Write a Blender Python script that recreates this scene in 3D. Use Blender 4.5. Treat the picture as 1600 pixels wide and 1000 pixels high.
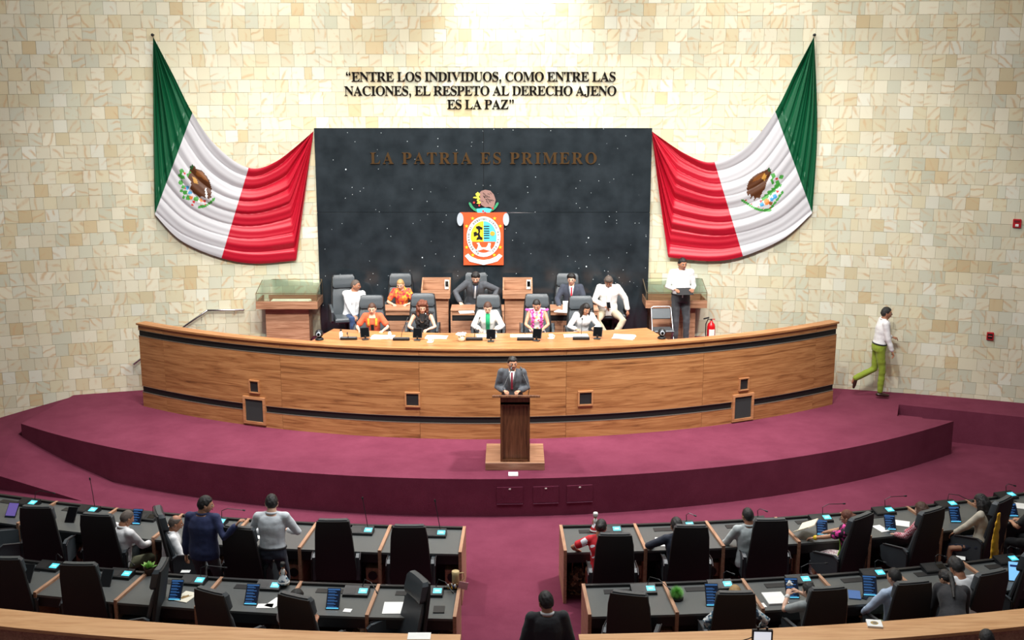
import bpy, math, random
import numpy as np
from mathutils import Vector, Matrix, noise
random.seed(7); PI=math.pi
S=bpy.context.scene; COL=S.collection
for o in list(bpy.data.objects): bpy.data.objects.remove(o)

# ---------------------------------------------------------------- camera, world, lights
H=7.56; FPX=1850.0; TH=math.atan(420/1850.0)
cam=bpy.data.cameras.new('camera'); cam.sensor_width=36; cam.lens=36*FPX/1600; cam.clip_end=200
co=bpy.data.objects.new('camera',cam); COL.objects.link(co); co.location=(0,0,H); co.rotation_euler=(PI/2-TH,0,0); S.camera=co
w=bpy.data.worlds.new('world'); S.world=w; w.use_nodes=True
w.node_tree.nodes['Background'].inputs[0].default_value=(.80,.84,.86,1); w.node_tree.nodes['Background'].inputs[1].default_value=.11
def lamp(name,kind,loc,tgt,energy,col=(1,.97,.92),size=.5,size_y=None,spot=60,blend=.6):
    l=bpy.data.lights.new(name,kind); l.energy=energy; l.color=col
    if kind=='AREA':
        l.size=size; l.shape='RECTANGLE' if size_y else 'SQUARE'
        if size_y: l.size_y=size_y
    elif kind=='SPOT': l.shadow_soft_size=size; l.spot_size=math.radians(spot); l.spot_blend=blend
    else: l.shadow_soft_size=size
    o=bpy.data.objects.new(name,l); COL.objects.link(o); o.location=loc
    o.rotation_euler=(Vector(tgt)-Vector(loc)).to_track_quat('-Z','Y').to_euler(); return o
for x_ in (-6.0,-3.6,-1.2,1.2,3.6,6.0):
    lamp('spot_lamp','SPOT',(x_*.8,15.6,10.6),(x_,23.4,2.8),1050 if abs(x_)<4 else 800,size=.22,spot=58,blend=.55)
lamp('stage_lamp','SPOT',(4.6,19.0,10.6),(1.2,20.0,.7),2400,col=(1,.96,.95),size=.3,spot=76,blend=.8)
lamp('stage_lamp','SPOT',(-4.6,19.6,10.6),(-3.4,20.2,.7),1700,col=(1,.96,.95),size=.3,spot=76,blend=.8)
lamp('wall_washer','SPOT',(.1,23.3,10.5),(.1,24.72,8.4),520,size=.08,spot=80,blend=.9)
lamp('wall_washer','SPOT',(-4.4,23.0,10.6),(-4.4,24.5,8.2),150,size=.08,spot=95,blend=.8)
lamp('wall_washer','SPOT',(4.4,23.0,10.6),(4.4,24.4,8.2),150,size=.08,spot=95,blend=.8)
lamp('overhead_fill_light','AREA',(0,20.9,10.7),(0,20.9,0),520,size=15,size_y=1.8)  # broad fill added over the stage and upper wall, not a real fixture
lamp('overhead_fill_light','AREA',(0,14.8,10.7),(0,13.4,0),620,col=(.95,.98,1),size=14,size_y=3)  # weak fill added above the audience desks, no actual ceiling panel
V=S.view_settings; V.view_transform='Standard'; V.look='None'; V.gamma=1; V.exposure=0.7; V.use_curve_mapping=False
try:
    S.cycles.use_denoising=True; S.cycles.max_bounces=10; S.cycles.diffuse_bounces=3; S.cycles.glossy_bounces=3; S.cycles.transmission_bounces=8
    S.cycles.sample_clamp_indirect=6
except Exception: pass

# ---------------------------------------------------------------- helpers
cT,sT=math.cos(TH),math.sin(TH)
def ray(px,py):
    u=(px-800)/FPX; v=(500-py)/FPX
    return u, cT+v*sT, -sT+v*cT
def at(px,py,z):
    d=ray(px,py); t=(z-H)/d[2]; return d[0]*t,d[1]*t
def atY(px,py,Y):
    d=ray(px,py); t=Y/d[1]; return d[0]*t,H+d[2]*t
WC=(-.2,-5.25); WR=30.0
def wall_y(x): return WC[1]+math.sqrt(WR*WR-(x-WC[0])**2)
def at_wall(px,py,off=0.0):
    d=ray(px,py); R=WR-off
    a=d[0]**2+d[1]**2; b=-2*(d[0]*WC[0]+d[1]*WC[1]); c=WC[0]**2+WC[1]**2-R*R
    t=(-b+math.sqrt(b*b-4*a*c))/(2*a); return Vector((d[0]*t,d[1]*t,H+d[2]*t))
def wall_n(x,y):
    n=Vector((WC[0]-x,WC[1]-y,0)); return n.normalized()

def srgb(r,g,b): 
    f=lambda c:(c/255/12.92) if c/255<=.04045 else ((c/255+.055)/1.055)**2.4
    return (f(r),f(g),f(b),1)
MATS={}
def mat(name,col,rough=.6,metal=0,emit=None,es=1,spec=.5,bump=None,bscale=80,sheen=0,alpha=None,trans=0):
    if name in MATS: return MATS[name]
    m=bpy.data.materials.new(name); m.use_nodes=True; nt=m.node_tree; b=nt.nodes['Principled BSDF']
    b.inputs['Base Color'].default_value=col; b.inputs['Roughness'].default_value=rough; b.inputs['Metallic'].default_value=metal
    b.inputs['Specular IOR Level'].default_value=spec
    if sheen: b.inputs['Sheen Weight'].default_value=sheen
    if trans: b.inputs['Transmission Weight'].default_value=trans
    if emit: b.inputs['Emission Color'].default_value=emit; b.inputs['Emission Strength'].default_value=es
    n=nt.nodes.new('ShaderNodeTexNoise'); n.inputs['Scale'].default_value=bscale; n.inputs['Detail'].default_value=3
    tc=nt.nodes.new('ShaderNodeTexCoord'); nt.links.new(tc.outputs['Object'],n.inputs['Vector'])
    if not emit:
        mx=nt.nodes.new('ShaderNodeMix'); mx.data_type='RGBA'; mx.blend_type='MULTIPLY'; mx.inputs[0].default_value=.35
        mx.inputs[6].default_value=col
        cr=nt.nodes.new('ShaderNodeMapRange'); cr.inputs[3].default_value=.72; cr.inputs[4].default_value=1.2
        nt.links.new(n.outputs[0],cr.inputs[0]); nt.links.new(cr.outputs[0],mx.inputs[7]); nt.links.new(mx.outputs[2],b.inputs['Base Color'])
    if bump:
        bp=nt.nodes.new('ShaderNodeBump'); bp.inputs['Strength'].default_value=bump; bp.inputs['Distance'].default_value=.01
        nt.links.new(n.outputs[0],bp.inputs['Height']); nt.links.new(bp.outputs[0],b.inputs['Normal'])
    MATS[name]=m; return m
def ramp(nt,stops):
    r=nt.nodes.new('ShaderNodeValToRGB'); e=r.color_ramp.elements
    e[0].position,e[0].color=stops[0]; e[1].position,e[1].color=stops[-1]
    for p,c in stops[1:-1]:
        q=e.new(p); q.color=c
    return r
def wood(name,c_dark,c_mid,c_light,coord='UV',axis=0,scale=1.0,rough=.38):
    if name in MATS: return MATS[name]
    m=bpy.data.materials.new(name); m.use_nodes=True; nt=m.node_tree; b=nt.nodes['Principled BSDF']
    tc=nt.nodes.new('ShaderNodeTexCoord'); mp=nt.nodes.new('ShaderNodeMapping')
    sc=[11.0*scale]*3; sc[axis]=.8*scale
    if coord=='UV': sc[2]=1
    mp.inputs['Scale'].default_value=sc; nt.links.new(tc.outputs[coord],mp.inputs['Vector'])
    n1=nt.nodes.new('ShaderNodeTexNoise'); n1.inputs['Scale'].default_value=1.0; n1.inputs['Detail'].default_value=5; n1.inputs['Distortion'].default_value=1.6; n1.inputs['Roughness'].default_value=.62
    nt.links.new(mp.outputs[0],n1.inputs['Vector'])
    mp2=nt.nodes.new('ShaderNodeMapping'); s2=[70.0*scale]*3; s2[axis]=2.5*scale
    if coord=='UV': s2[2]=1
    mp2.inputs['Scale'].default_value=s2; nt.links.new(tc.outputs[coord],mp2.inputs['Vector'])
    n2=nt.nodes.new('ShaderNodeTexNoise'); n2.inputs['Scale'].default_value=1; n2.inputs['Detail'].default_value=3; nt.links.new(mp2.outputs[0],n2.inputs['Vector'])
    ad=nt.nodes.new('ShaderNodeMath'); ad.operation='MULTIPLY_ADD'; ad.inputs[1].default_value=.3; nt.links.new(n2.outputs[0],ad.inputs[0]); 
    sb=nt.nodes.new('ShaderNodeMath'); sb.operation='MULTIPLY'; sb.inputs[1].default_value=.8; nt.links.new(n1.outputs[0],sb.inputs[0]); nt.links.new(sb.outputs[0],ad.inputs[2])
    r=ramp(nt,[(.33,c_dark),(.48,c_mid),(.66,c_light)]); nt.links.new(ad.outputs[0],r.inputs[0]); nt.links.new(r.outputs[0],b.inputs['Base Color'])
    b.inputs['Roughness'].default_value=rough
    MATS[name]=m; return m

class MB:
    def __init__(s): s.v=[]; s.f=[]; s.m=[]; s.uv=None
    def add(s,v,f,m=0,M=None):
        o=len(s.v)
        s.v+= [tuple(M@Vector(p)) for p in v] if M is not None else [tuple(p) for p in v]
        s.f+= [tuple(i+o for i in q) for q in f]; s.m+=[m]*len(f); return s
    def box(s,x0,x1,y0,y1,z0,z1,m=0,M=None,bev=0):
        if bev:
            b=bev; v=[];
            for z,i in ((z0,b),(z0+b,0),(z1-b,0),(z1,b)):
                v+=[(x0+i+ (b if i==0 else 0)*0,y0+i,z),(x1-i,y0+i,z),(x1-i,y1-i,z),(x0+i,y1-i,z)]
            f=[(3,2,1,0),(12,13,14,15)]
            for k in range(3):
                for j in range(4): f.append((k*4+j,k*4+(j+1)%4,k*4+4+(j+1)%4,k*4+4+j))
            return s.add(v,f,m,M)
        v=[(x0,y0,z0),(x1,y0,z0),(x1,y1,z0),(x0,y1,z0),(x0,y0,z1),(x1,y0,z1),(x1,y1,z1),(x0,y1,z1)]
        return s.add(v,[(3,2,1,0),(4,5,6,7),(0,1,5,4),(1,2,6,5),(2,3,7,6),(3,0,4,7)],m,M)
    def prism(s,poly,z0,z1,m=0,M=None):      # poly in xy (ccw), extruded in z
        n=len(poly); v=[(x,y,z0) for x,y in poly]+[(x,y,z1) for x,y in poly]
        f=[tuple(range(n))[::-1],tuple(range(n,2*n))]+[(i,(i+1)%n,n+(i+1)%n,n+i) for i in range(n)]
        return s.add(v,f,m,M)
    def tube(s,pts,rad,n=8,m=0,M=None,flat=1.0,up=None):
        pts=[Vector(p) for p in pts]; 
        if not hasattr(rad,'__len__'): rad=[rad]*len(pts)
        v=[];f=[]; k=len(pts); prev=None
        rings=[]
        for i,p in enumerate(pts):
            t=(pts[min(i+1,k-1)]-pts[max(i-1,0)]); 
            if t.length<1e-9: t=Vector((0,0,1))
            t.normalize()
            a=Vector(up) if up is not None else (prev if prev is not None else (Vector((1,0,0)) if abs(t.x)<.8 else Vector((0,1,0))))
            a=(a-t*a.dot(t)); 
            if a.length<1e-6: a=t.orthogonal()
            a.normalize(); b=t.cross(a); prev=a
            rings.append((p,t,a,b,rad[i]))
        def ring(p,a,b,r): return [p+(a*math.cos(2*PI*j/n)+b*math.sin(2*PI*j/n)*flat)*r for j in range(n)]
        seq=[]
        p,t,a,b,r=rings[0]; seq+=[ring(p-t*r*.6,a,b,r*.6)]
        seq+=[ring(p,a,b,r) for p,t,a,b,r in rings]
        p,t,a,b,r=rings[-1]; seq+=[ring(p+t*r*.6,a,b,r*.6)]
        for q in seq: v+=q
        L=len(seq)
        for i in range(L-1):
            for j in range(n): f.append((i*n+j,i*n+(j+1)%n,(i+1)*n+(j+1)%n,(i+1)*n+j))
        f.append(tuple(range(n))[::-1]); f.append(tuple(range((L-1)*n,L*n)))
        return s.add(v,f,m,M)
    def cyl(s,x,y,z0,z1,r0,r1=None,n=16,m=0,M=None):
        r1=r0 if r1 is None else r1
        v=[(x+r0*math.cos(2*PI*j/n),y+r0*math.sin(2*PI*j/n),z0) for j in range(n)]+[(x+r1*math.cos(2*PI*j/n),y+r1*math.sin(2*PI*j/n),z1) for j in range(n)]
        return s.add(v,[tuple(range(n))[::-1],tuple(range(n,2*n))]+[(i,(i+1)%n,n+(i+1)%n,n+i) for i in range(n)],m,M)
    def lathe(s,prof,n=16,m=0,M=None,x=0,y=0):
        v=[];f=[]
        for r,z in prof: v+=[(x+r*math.cos(2*PI*j/n),y+r*math.sin(2*PI*j/n),z) for j in range(n)]
        for i in range(len(prof)-1):
            for j in range(n): f.append((i*n+j,i*n+(j+1)%n,(i+1)*n+(j+1)%n,(i+1)*n+j))
        f.append(tuple(range(n))[::-1]); f.append(tuple(range((len(prof)-1)*n,len(prof)*n)))
        return s.add(v,f,m,M)
    def ball(s,c,r,n=10,k=7,m=0,M=None):
        if not hasattr(r,'__len__'): r=(r,r,r)
        v=[(c[0],c[1],c[2]-r[2])];f=[]
        for i in range(1,k):
            a=-PI/2+PI*i/k
            v+=[(c[0]+r[0]*math.cos(a)*math.cos(2*PI*j/n),c[1]+r[1]*math.cos(a)*math.sin(2*PI*j/n),c[2]+r[2]*math.sin(a)) for j in range(n)]
        v.append((c[0],c[1],c[2]+r[2])); L=len(v)-1
        for j in range(n): f.append((0,1+(j+1)%n,1+j)); f.append((L,L-n+j,L-n+(j+1)%n))
        for i in range(k-2):
            for j in range(n): f.append((1+i*n+j,1+i*n+(j+1)%n,1+(i+1)*n+(j+1)%n,1+(i+1)*n+j))
        return s.add(v,f,m,M)
    def obj(s,name,mats,parent=None,smooth=False,loc=None):
        me=bpy.data.meshes.new(name); 
        if loc is not None: s.v=[(a-loc[0],b-loc[1],c-loc[2]) for a,b,c in s.v]
        me.from_pydata(s.v,[],s.f)
        if not isinstance(mats,(list,tuple)): mats=[mats]
        for m in mats: me.materials.append(m)
        if len(mats)>1: me.polygons.foreach_set('material_index',s.m)
        if smooth: me.polygons.foreach_set('use_smooth',[True]*len(me.polygons))
        o=bpy.data.objects.new(name,me); COL.objects.link(o)
        if parent is not None: o.parent=parent
        if loc is not None: o.location=loc
        return o
def tag(o,label=None,cat=None,group=None,kind=None):
    if label: o['label']=label
    if cat: o['category']=cat
    if group: o['group']=group
    if kind: o['kind']=kind
    return o
def empty(name,loc=(0,0,0),rz=0,label=None,cat=None,group=None,kind=None):
    o=bpy.data.objects.new(name,None); COL.objects.link(o); o.location=loc; o.rotation_euler=(0,0,rz); o.empty_display_size=.1
    return tag(o,label,cat,group,kind)
KIDS={}
def copy_tree(o,parent=None):
    c=o.copy(); COL.objects.link(c)
    if parent is not None: c.parent=parent
    for ch in o.children: copy_tree(ch,c)
    return c
def smooth_angle(o,a=.6):
    o.data.polygons.foreach_set('use_smooth',[True]*len(o.data.polygons))
    try: o.data.set_sharp_from_angle(angle=a)
    except Exception: pass
    return o

# ---------------------------------------------------------------- materials
WALN=wood('walnut_bench',srgb(92,56,30),srgb(152,100,58),srgb(182,130,82),'UV',0,1.0,.42)
WALN2=wood('walnut_horizontal',srgb(112,76,56),srgb(156,112,84),srgb(186,142,112),'Object',0,1.3)
WALNV=wood('walnut_vertical',srgb(66,40,26),srgb(96,60,38),srgb(126,82,54),'Object',2,1.3)
TAN=wood('tan_wood',srgb(176,124,78),srgb(198,146,98),srgb(214,166,118),'Object',0,.9,.45)
DIV=wood('divider_wood',srgb(128,92,70),srgb(158,116,90),srgb(182,140,110),'Object',1,1.4,.5)
BLK=mat('black_laminate',srgb(20,20,22),.5)
BAND=mat('black_band',srgb(14,14,15),.6)
DESK=mat('desk_grey_laminate',srgb(84,87,86),.42,bscale=30)
DKMET=mat('dark_metal',srgb(34,36,38),.4,.3)
CHROME=mat('chrome',srgb(190,190,192),.2,1)
LEATH=mat('grey_black_leather',srgb(66,72,76),.36,bump=.25,bscale=160)
SHELL=mat('black_chair_back',srgb(26,26,27),.62,bscale=120)
PAPER=mat('white_paper',srgb(240,240,236),.7,bscale=12)
CYAN=mat('cyan_screen',srgb(90,200,225),.3,emit=srgb(70,195,225),es=.55)
SCRN=mat('tablet_screen',srgb(6,10,20),.2,emit=srgb(12,26,50),es=.35)
ROWB=mat('screen_rows',srgb(24,48,84),.3,emit=srgb(60,110,170),es=.4)
OFFS=mat('dark_glass_screen',srgb(10,11,13),.12)
WHITEP=mat('white_plastic',srgb(225,225,220),.4)
REDP=mat('red_paint',srgb(190,16,24),.3)
GLASS=mat('clear_glass',(.93,1,.96,1),.0,trans=1,spec=.3); GLASS.node_tree.nodes['Principled BSDF'].inputs['IOR'].default_value=1.12
for l_ in list(GLASS.node_tree.links):
    if l_.to_socket.name=='Base Color': GLASS.node_tree.links.remove(l_)
GREEN=mat('leaf_green',srgb(96,150,60),.55); GREEN2=mat('leaf_light_green',srgb(150,190,96),.55)

def carpet():
    m=bpy.data.materials.new('burgundy_carpet'); m.use_nodes=True; nt=m.node_tree; b=nt.nodes['Principled BSDF']
    tc=nt.nodes.new('ShaderNodeTexCoord'); n=nt.nodes.new('ShaderNodeTexNoise'); n.inputs['Scale'].default_value=1.2; n.inputs['Detail'].default_value=8; n.inputs['Roughness'].default_value=.7
    nt.links.new(tc.outputs['Object'],n.inputs['Vector'])
    r=ramp(nt,[(.3,srgb(104,45,64)),(.7,srgb(122,58,78))]); nt.links.new(n.outputs[0],r.inputs[0]); nt.links.new(r.outputs[0],b.inputs['Base Color'])
    b.inputs['Roughness'].default_value=.95; b.inputs['Specular IOR Level'].default_value=.1
    n2=nt.nodes.new('ShaderNodeTexNoise'); n2.inputs['Scale'].default_value=160; nt.links.new(tc.outputs['Object'],n2.inputs['Vector'])
    bp=nt.nodes.new('ShaderNodeBump'); bp.inputs['Strength'].default_value=.6; bp.inputs['Distance'].default_value=.01; nt.links.new(n2.outputs[0],bp.inputs['Height']); nt.links.new(bp.outputs[0],b.inputs['Normal'])
    return m
CARPET=carpet()
CARPD=CARPET

# ---------------------------------------------------------------- setting
tag(MB().add([(-30,-8,0),(30,-8,0),(30,26,0),(-30,26,0)],[(0,1,2,3)]).obj('floor',CARPET),kind='structure',label='burgundy carpeted hall floor')
CEIL=mat('ceiling_plaster',srgb(120,118,112),.9,bscale=4)
tag(MB().box(-14,14,9.5,26,11,11.2).obj('ceiling',CEIL),kind='structure',label='plain plaster ceiling above the stage')
GROUT=mat('wall_grout',srgb(178,168,144),.9,bscale=20)
def arc_pts(c,R,a0,a1,n):  # angles in degrees from +y
    return [(c[0]+R*math.sin(math.radians(a0+(a1-a0)*i/n)),c[1]+R*math.cos(math.radians(a0+(a1-a0)*i/n))) for i in range(n+1)]
mb=MB(); A=arc_pts(WC,WR,-25,25,60); B=arc_pts(WC,WR+.3,-25,25,60)
v=[];f=[]
for i,(p,q) in enumerate(zip(A,B)): v+=[(p[0],p[1],0),(p[0],p[1],11),(q[0],q[1],11),(q[0],q[1],0)]
for i in range(60):
    for j in range(4): f.append((i*4+j,i*4+4+j,i*4+4+(j+1)%4,i*4+(j+1)%4)[::-1])
mb.add(v,f); wall=mb.obj('wall_back',GROUT); tag(wall,'curved stone tiled wall behind the stage',kind='structure')
def stone():
    m=bpy.data.materials.new('sandstone_tile'); m.use_nodes=True; nt=m.node_tree; b=nt.nodes['Principled BSDF']
    at_=nt.nodes.new('ShaderNodeVertexColor'); at_.layer_name='tilecol'
    tc=nt.nodes.new('ShaderNodeNewGeometry')
    # each tile's own offset of the vein pattern, from its colour attribute alpha-like random in 'tileoff'
    of=nt.nodes.new('ShaderNodeVertexColor'); of.layer_name='tileoff'
    mul=nt.nodes.new('ShaderNodeVectorMath'); mul.operation='SCALE'; mul.inputs['Scale'].default_value=37.; nt.links.new(of.outputs['Color'],mul.inputs[0])
    add=nt.nodes.new('ShaderNodeVectorMath'); nt.links.new(tc.outputs['Position'],add.inputs[0]); nt.links.new(mul.outputs[0],add.inputs[1])
    sx=nt.nodes.new('ShaderNodeSeparateColor'); nt.links.new(of.outputs['Color'],sx.inputs[0]); am=nt.nodes.new('ShaderNodeMath'); am.operation='MULTIPLY'; am.inputs[1].default_value=6.28; nt.links.new(sx.outputs[0],am.inputs[0])
    vr=nt.nodes.new('ShaderNodeVectorRotate'); vr.rotation_type='Y_AXIS'; nt.links.new(add.outputs[0],vr.inputs['Vector']); nt.links.new(am.outputs[0],vr.inputs['Angle']); add=vr
    n=nt.nodes.new('ShaderNodeTexNoise'); n.inputs['Scale'].default_value=1.3; n.inputs['Detail'].default_value=3; n.inputs['Distortion'].default_value=2.2; nt.links.new(add.outputs[0],n.inputs['Vector'])
    wv=nt.nodes.new('ShaderNodeTexWave'); wv.inputs['Scale'].default_value=2.2; wv.inputs['Distortion'].default_value=5; wv.inputs['Detail'].default_value=2; wv.inputs['Detail Scale'].default_value=1.4; nt.links.new(add.outputs[0],wv.inputs['Vector'])
    r=ramp(nt,[(.0,(0,0,0,1)),(.72,(.12,.12,.12,1)),(.9,(.75,.75,.75,1)),(1,(1,1,1,1))]); nt.links.new(wv.outputs[0],r.inputs[0])
    gate=nt.nodes.new('ShaderNodeMath'); gate.operation='MULTIPLY'; nt.links.new(r.outputs[0],gate.inputs[0])
    mr=nt.nodes.new('ShaderNodeMapRange'); mr.inputs[1].default_value=.46; mr.inputs[2].default_value=.62; nt.links.new(n.outputs[0],mr.inputs[0]); nt.links.new(mr.outputs[0],gate.inputs[1])
    sc=nt.nodes.new('ShaderNodeMath'); sc.operation='MULTIPLY'; sc.inputs[1].default_value=.75; nt.links.new(gate.outputs[0],sc.inputs[0])
    mx=nt.nodes.new('ShaderNodeMix'); mx.data_type='RGBA'; nt.links.new(sc.outputs[0],mx.inputs[0]); nt.links.new(at_.outputs['Color'],mx.inputs[6]); mx.inputs[7].default_value=srgb(208,178,136)
    nt.links.new(mx.outputs[2],b.inputs['Base Color']); b.inputs['Roughness'].default_value=.42; b.inputs['Specular IOR Level'].default_value=.45
    bp=nt.nodes.new('ShaderNodeBump'); bp.inputs['Strength'].default_value=.12; bp.inputs['Distance'].default_value=.02; nt.links.new(n.outputs[0],bp.inputs['Height']); nt.links.new(bp.outputs[0],b.inputs['Normal'])
    return m
STONE=stone()
PAL=[(224,216,194)]*7+[(229,222,203)]*6+[(218,211,190)]*5+[(214,212,196)]*4+[(221,211,184)]*4+[(228,225,212)]*2+[(216,202,172)]*2+[(212,192,158)]+[(210,208,190)]*3+[(221,213,192)]*3
def set_tile_cols(o,cols,offs,per):
    me=o.data
    for nm,c in (('tilecol',cols),('tileoff',offs)):
        a=me.color_attributes.new(nm,'FLOAT_COLOR','POINT')
        arr=np.repeat(np.array(c,dtype=np.float32),per,axis=0); a.data.foreach_set('color',arr.ravel())
TS=.25; tiles=[]
rng=random.Random(3)
z=.66-TS*2.64
row=0
while z<10.9:
    th=TS; a=-24.5+rng.random()*.3; z1=z+th
    while a<24.5:
        wd=TS*rng.choice([1,1,1,1,1.0,1.02,.98,1.04,.8,1.45,.6] if rng.random()<.35 else [1])
        da=math.degrees(wd/WR); hh=th
        tiles.append([a,a+da,z,z1]); a+=da
    z=z1; row+=1
def tile_mesh(t):
    a0,a1,z0,z1=t; g=.0022; off=.014+rng.random()*.006; off2=off-.006*rng.random()
    ga=math.degrees(g/WR); P=[]
    for aa,R in ((a0+ga,WR+.004),(a1-ga,WR+.004),(a0+ga,WR-off),(a1-ga,WR-off2)):
        P.append((WC[0]+R*math.sin(math.radians(aa)),WC[1]+R*math.cos(math.radians(aa))))
    v=[(*P[0],z0+g),(*P[1],z0+g),(*P[1],z1-g),(*P[0],z1-g),(*P[2],z0+g),(*P[3],z0+g),(*P[3],z1-g),(*P[2],z1-g)]
    f=[(4,5,6,7),(0,1,5,4),(1,2,6,5),(2,3,7,6),(3,0,4,7)]
    return v,f
def proj(x,y,z):
    zz=z-H; d=y*cT-zz*sT; return 800+FPX*x/d,500-FPX*(y*sT+zz*cT)/d,d
def tile_px(t):
    am=math.radians((t[0]+t[1])/2); zc=(t[2]+t[3])/2
    x=WC[0]+WR*math.sin(am); y=WC[1]+WR*math.cos(am); u,vv,d=proj(x,y,zc)
    if not(10<u<1590 and 10<vv<990): return -1
    if -4.2<x<3 and zc<6: return -1
    if vv>595 and 230<u<1300: return -1
    if 230<u<1300 and zc<2.4: return -1
    if zc<.7: return -1
    if 240<u<495 and 60<vv<410: return -1
    if 1020<u<1275 and 60<vv<410: return -1
    return (t[1]-t[0])*(t[3]-t[2])/d/d
order=sorted(range(len(tiles)),key=lambda i:-tile_px(tiles[i])); single=set(order[:300])
big=MB(); bc=[];bo=[]
for i,t in enumerate(tiles):
    v,f=tile_mesh(t); c=rng.choice(PAL); j=rng.randint(-6,6); c=srgb(c[0]+j-2,c[1]+j+1,c[2]+j-5); of=(rng.random(),rng.random(),rng.random(),1)
    if i in single:
        ctr=tuple(sum(p[k] for p in v)/8 for k in range(3))
        m=MB().add(v,f); o=m.obj('tile',STONE,wall,loc=ctr); set_tile_cols(o,[c],[of],8)
    else: big.add(v,f); bc.append(c); bo.append(of)
o=big.obj('tiles',STONE,wall); set_tile_cols(o,bc,bo,8); o['kind']='stuff'

# stage platform (curved front), its floor and riser
SC=(-.54,32.92); SR=14.41; SZ=.66
def arcS(c,R,a0,a1,n): # arc on the camera side of centre, angle from -y
    return [(c[0]+R*math.sin(math.radians(a0+(a1-a0)*i/n)),c[1]-R*math.cos(math.radians(a0+(a1-a0)*i/n))) for i in range(n+1)]
front=arcS(SC,SR,-37.6,38.6,60)
back=[(7.47,21.98),(7.75,22.75),(9.9,21.9),(12.0,20.95),(12.5,22.2)]+[(x,wall_y(x)+.1) for x in np.linspace(11.4,-9.0,40)]
poly=front+back
mb=MB(); n=len(poly)
mb.add([(x,y,SZ) for x,y in poly],[tuple(range(n))],0)
for i in range(n):
    a,b=poly[i],poly[(i+1)%n]; mb.add([(a[0],a[1],0),(b[0],b[1],0),(b[0],b[1],SZ),(a[0],a[1],SZ)],[(0,1,2,3)],1)
stage=mb.obj('floor_stage',[CARPET,CARPD]); tag(stage,'raised curved stage in burgundy carpet with dark risers',kind='structure')
step=MB().prism([(7.50,21.98),(8.0,21.86),(8.05,22.25),(7.62,22.42)],0,.55).obj('stage_step',CARPET,stage)
LATCH=mat('brushed_latch',srgb(205,200,190),.4,.3)
for (x0,x1,y0,y1) in [(776,817,759,790),(833,873,757,788),(886,927,754,785)]:
    xa,_=atY(x0,y0,18.5); xb,_=atY(x1,y0,18.5); xm=(xa+xb)/2; ang=math.asin((xm-SC[0])/SR); wd=(xb-xa)/2
    Mx=Matrix.Translation((SC[0]+SR*math.sin(ang),SC[1]-SR*math.cos(ang),0))@Matrix.Rotation(ang,4,'Z')
    p=MB().box(-wd,wd,-.012,.02,.23,.52,bev=.006,M=Mx).obj('access_panel',CARPD,stage)
    q=MB().box(-wd,wd,-.02,.02,.215,.226,M=Mx).obj('hinge_strip',mat('hinge_strip',srgb(120,70,90),.5),p)
    r=MB().box(-.018,.018,-.022,.0,.47,.495,bev=.004,M=Mx).obj('latch',LATCH,p)
# ramp on the left
rp=[(-7.1,20.05,0.0),(-8.2,20.75,.18),(-9.45,21.6,.42),(-9.0,23.66,.655),(-10.6,23.1,.28),(-12.0,22.2,.3),(-11.2,21.0,.33),(-9.05,19.75,.26),(-7.4,19.2,.0)]
low=[(x,y,-.02) for x,y,z in rp]; N=len(rp)
rm=MB().add(rp+low,[(0,8,7,1),(1,7,2),(2,7,6),(2,6,4),(4,6,5),(2,4,3)],0)
rm.add(rp+low,[(i,(i+1)%N,N+(i+1)%N,N+i) for i in range(N)],1)
tag(rm.obj('floor_ramp',[CARPET,CARPD]),'carpeted ramp climbing to the stage at the left',kind='structure')
# dais floors behind the long bench
DZ=1.66; DZ2=1.74
BC=(-.55,32.75); BR=12.18
pl=arcS(BC,BR-.2,-24,26,24)+[(x,wall_y(x)) for x in np.linspace(4.9,-5.5,16)]
dm=MB().prism(pl,.6,DZ); dais=tag(dm.obj('floor_dais',CARPET),'carpeted upper dais floor behind the long bench',kind='structure')
MB().box(-4.0,2.9,23.25,24.45,DZ,DZ2).obj('back_tier',CARPET,dais)
for k in range(4):
    x1=-5.45-.34*k
    MB().box(x1-.34,x1,22.5,24.3,.62,DZ-.2*(k+1)).obj('stair_step',CARPET,dais)

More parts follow.
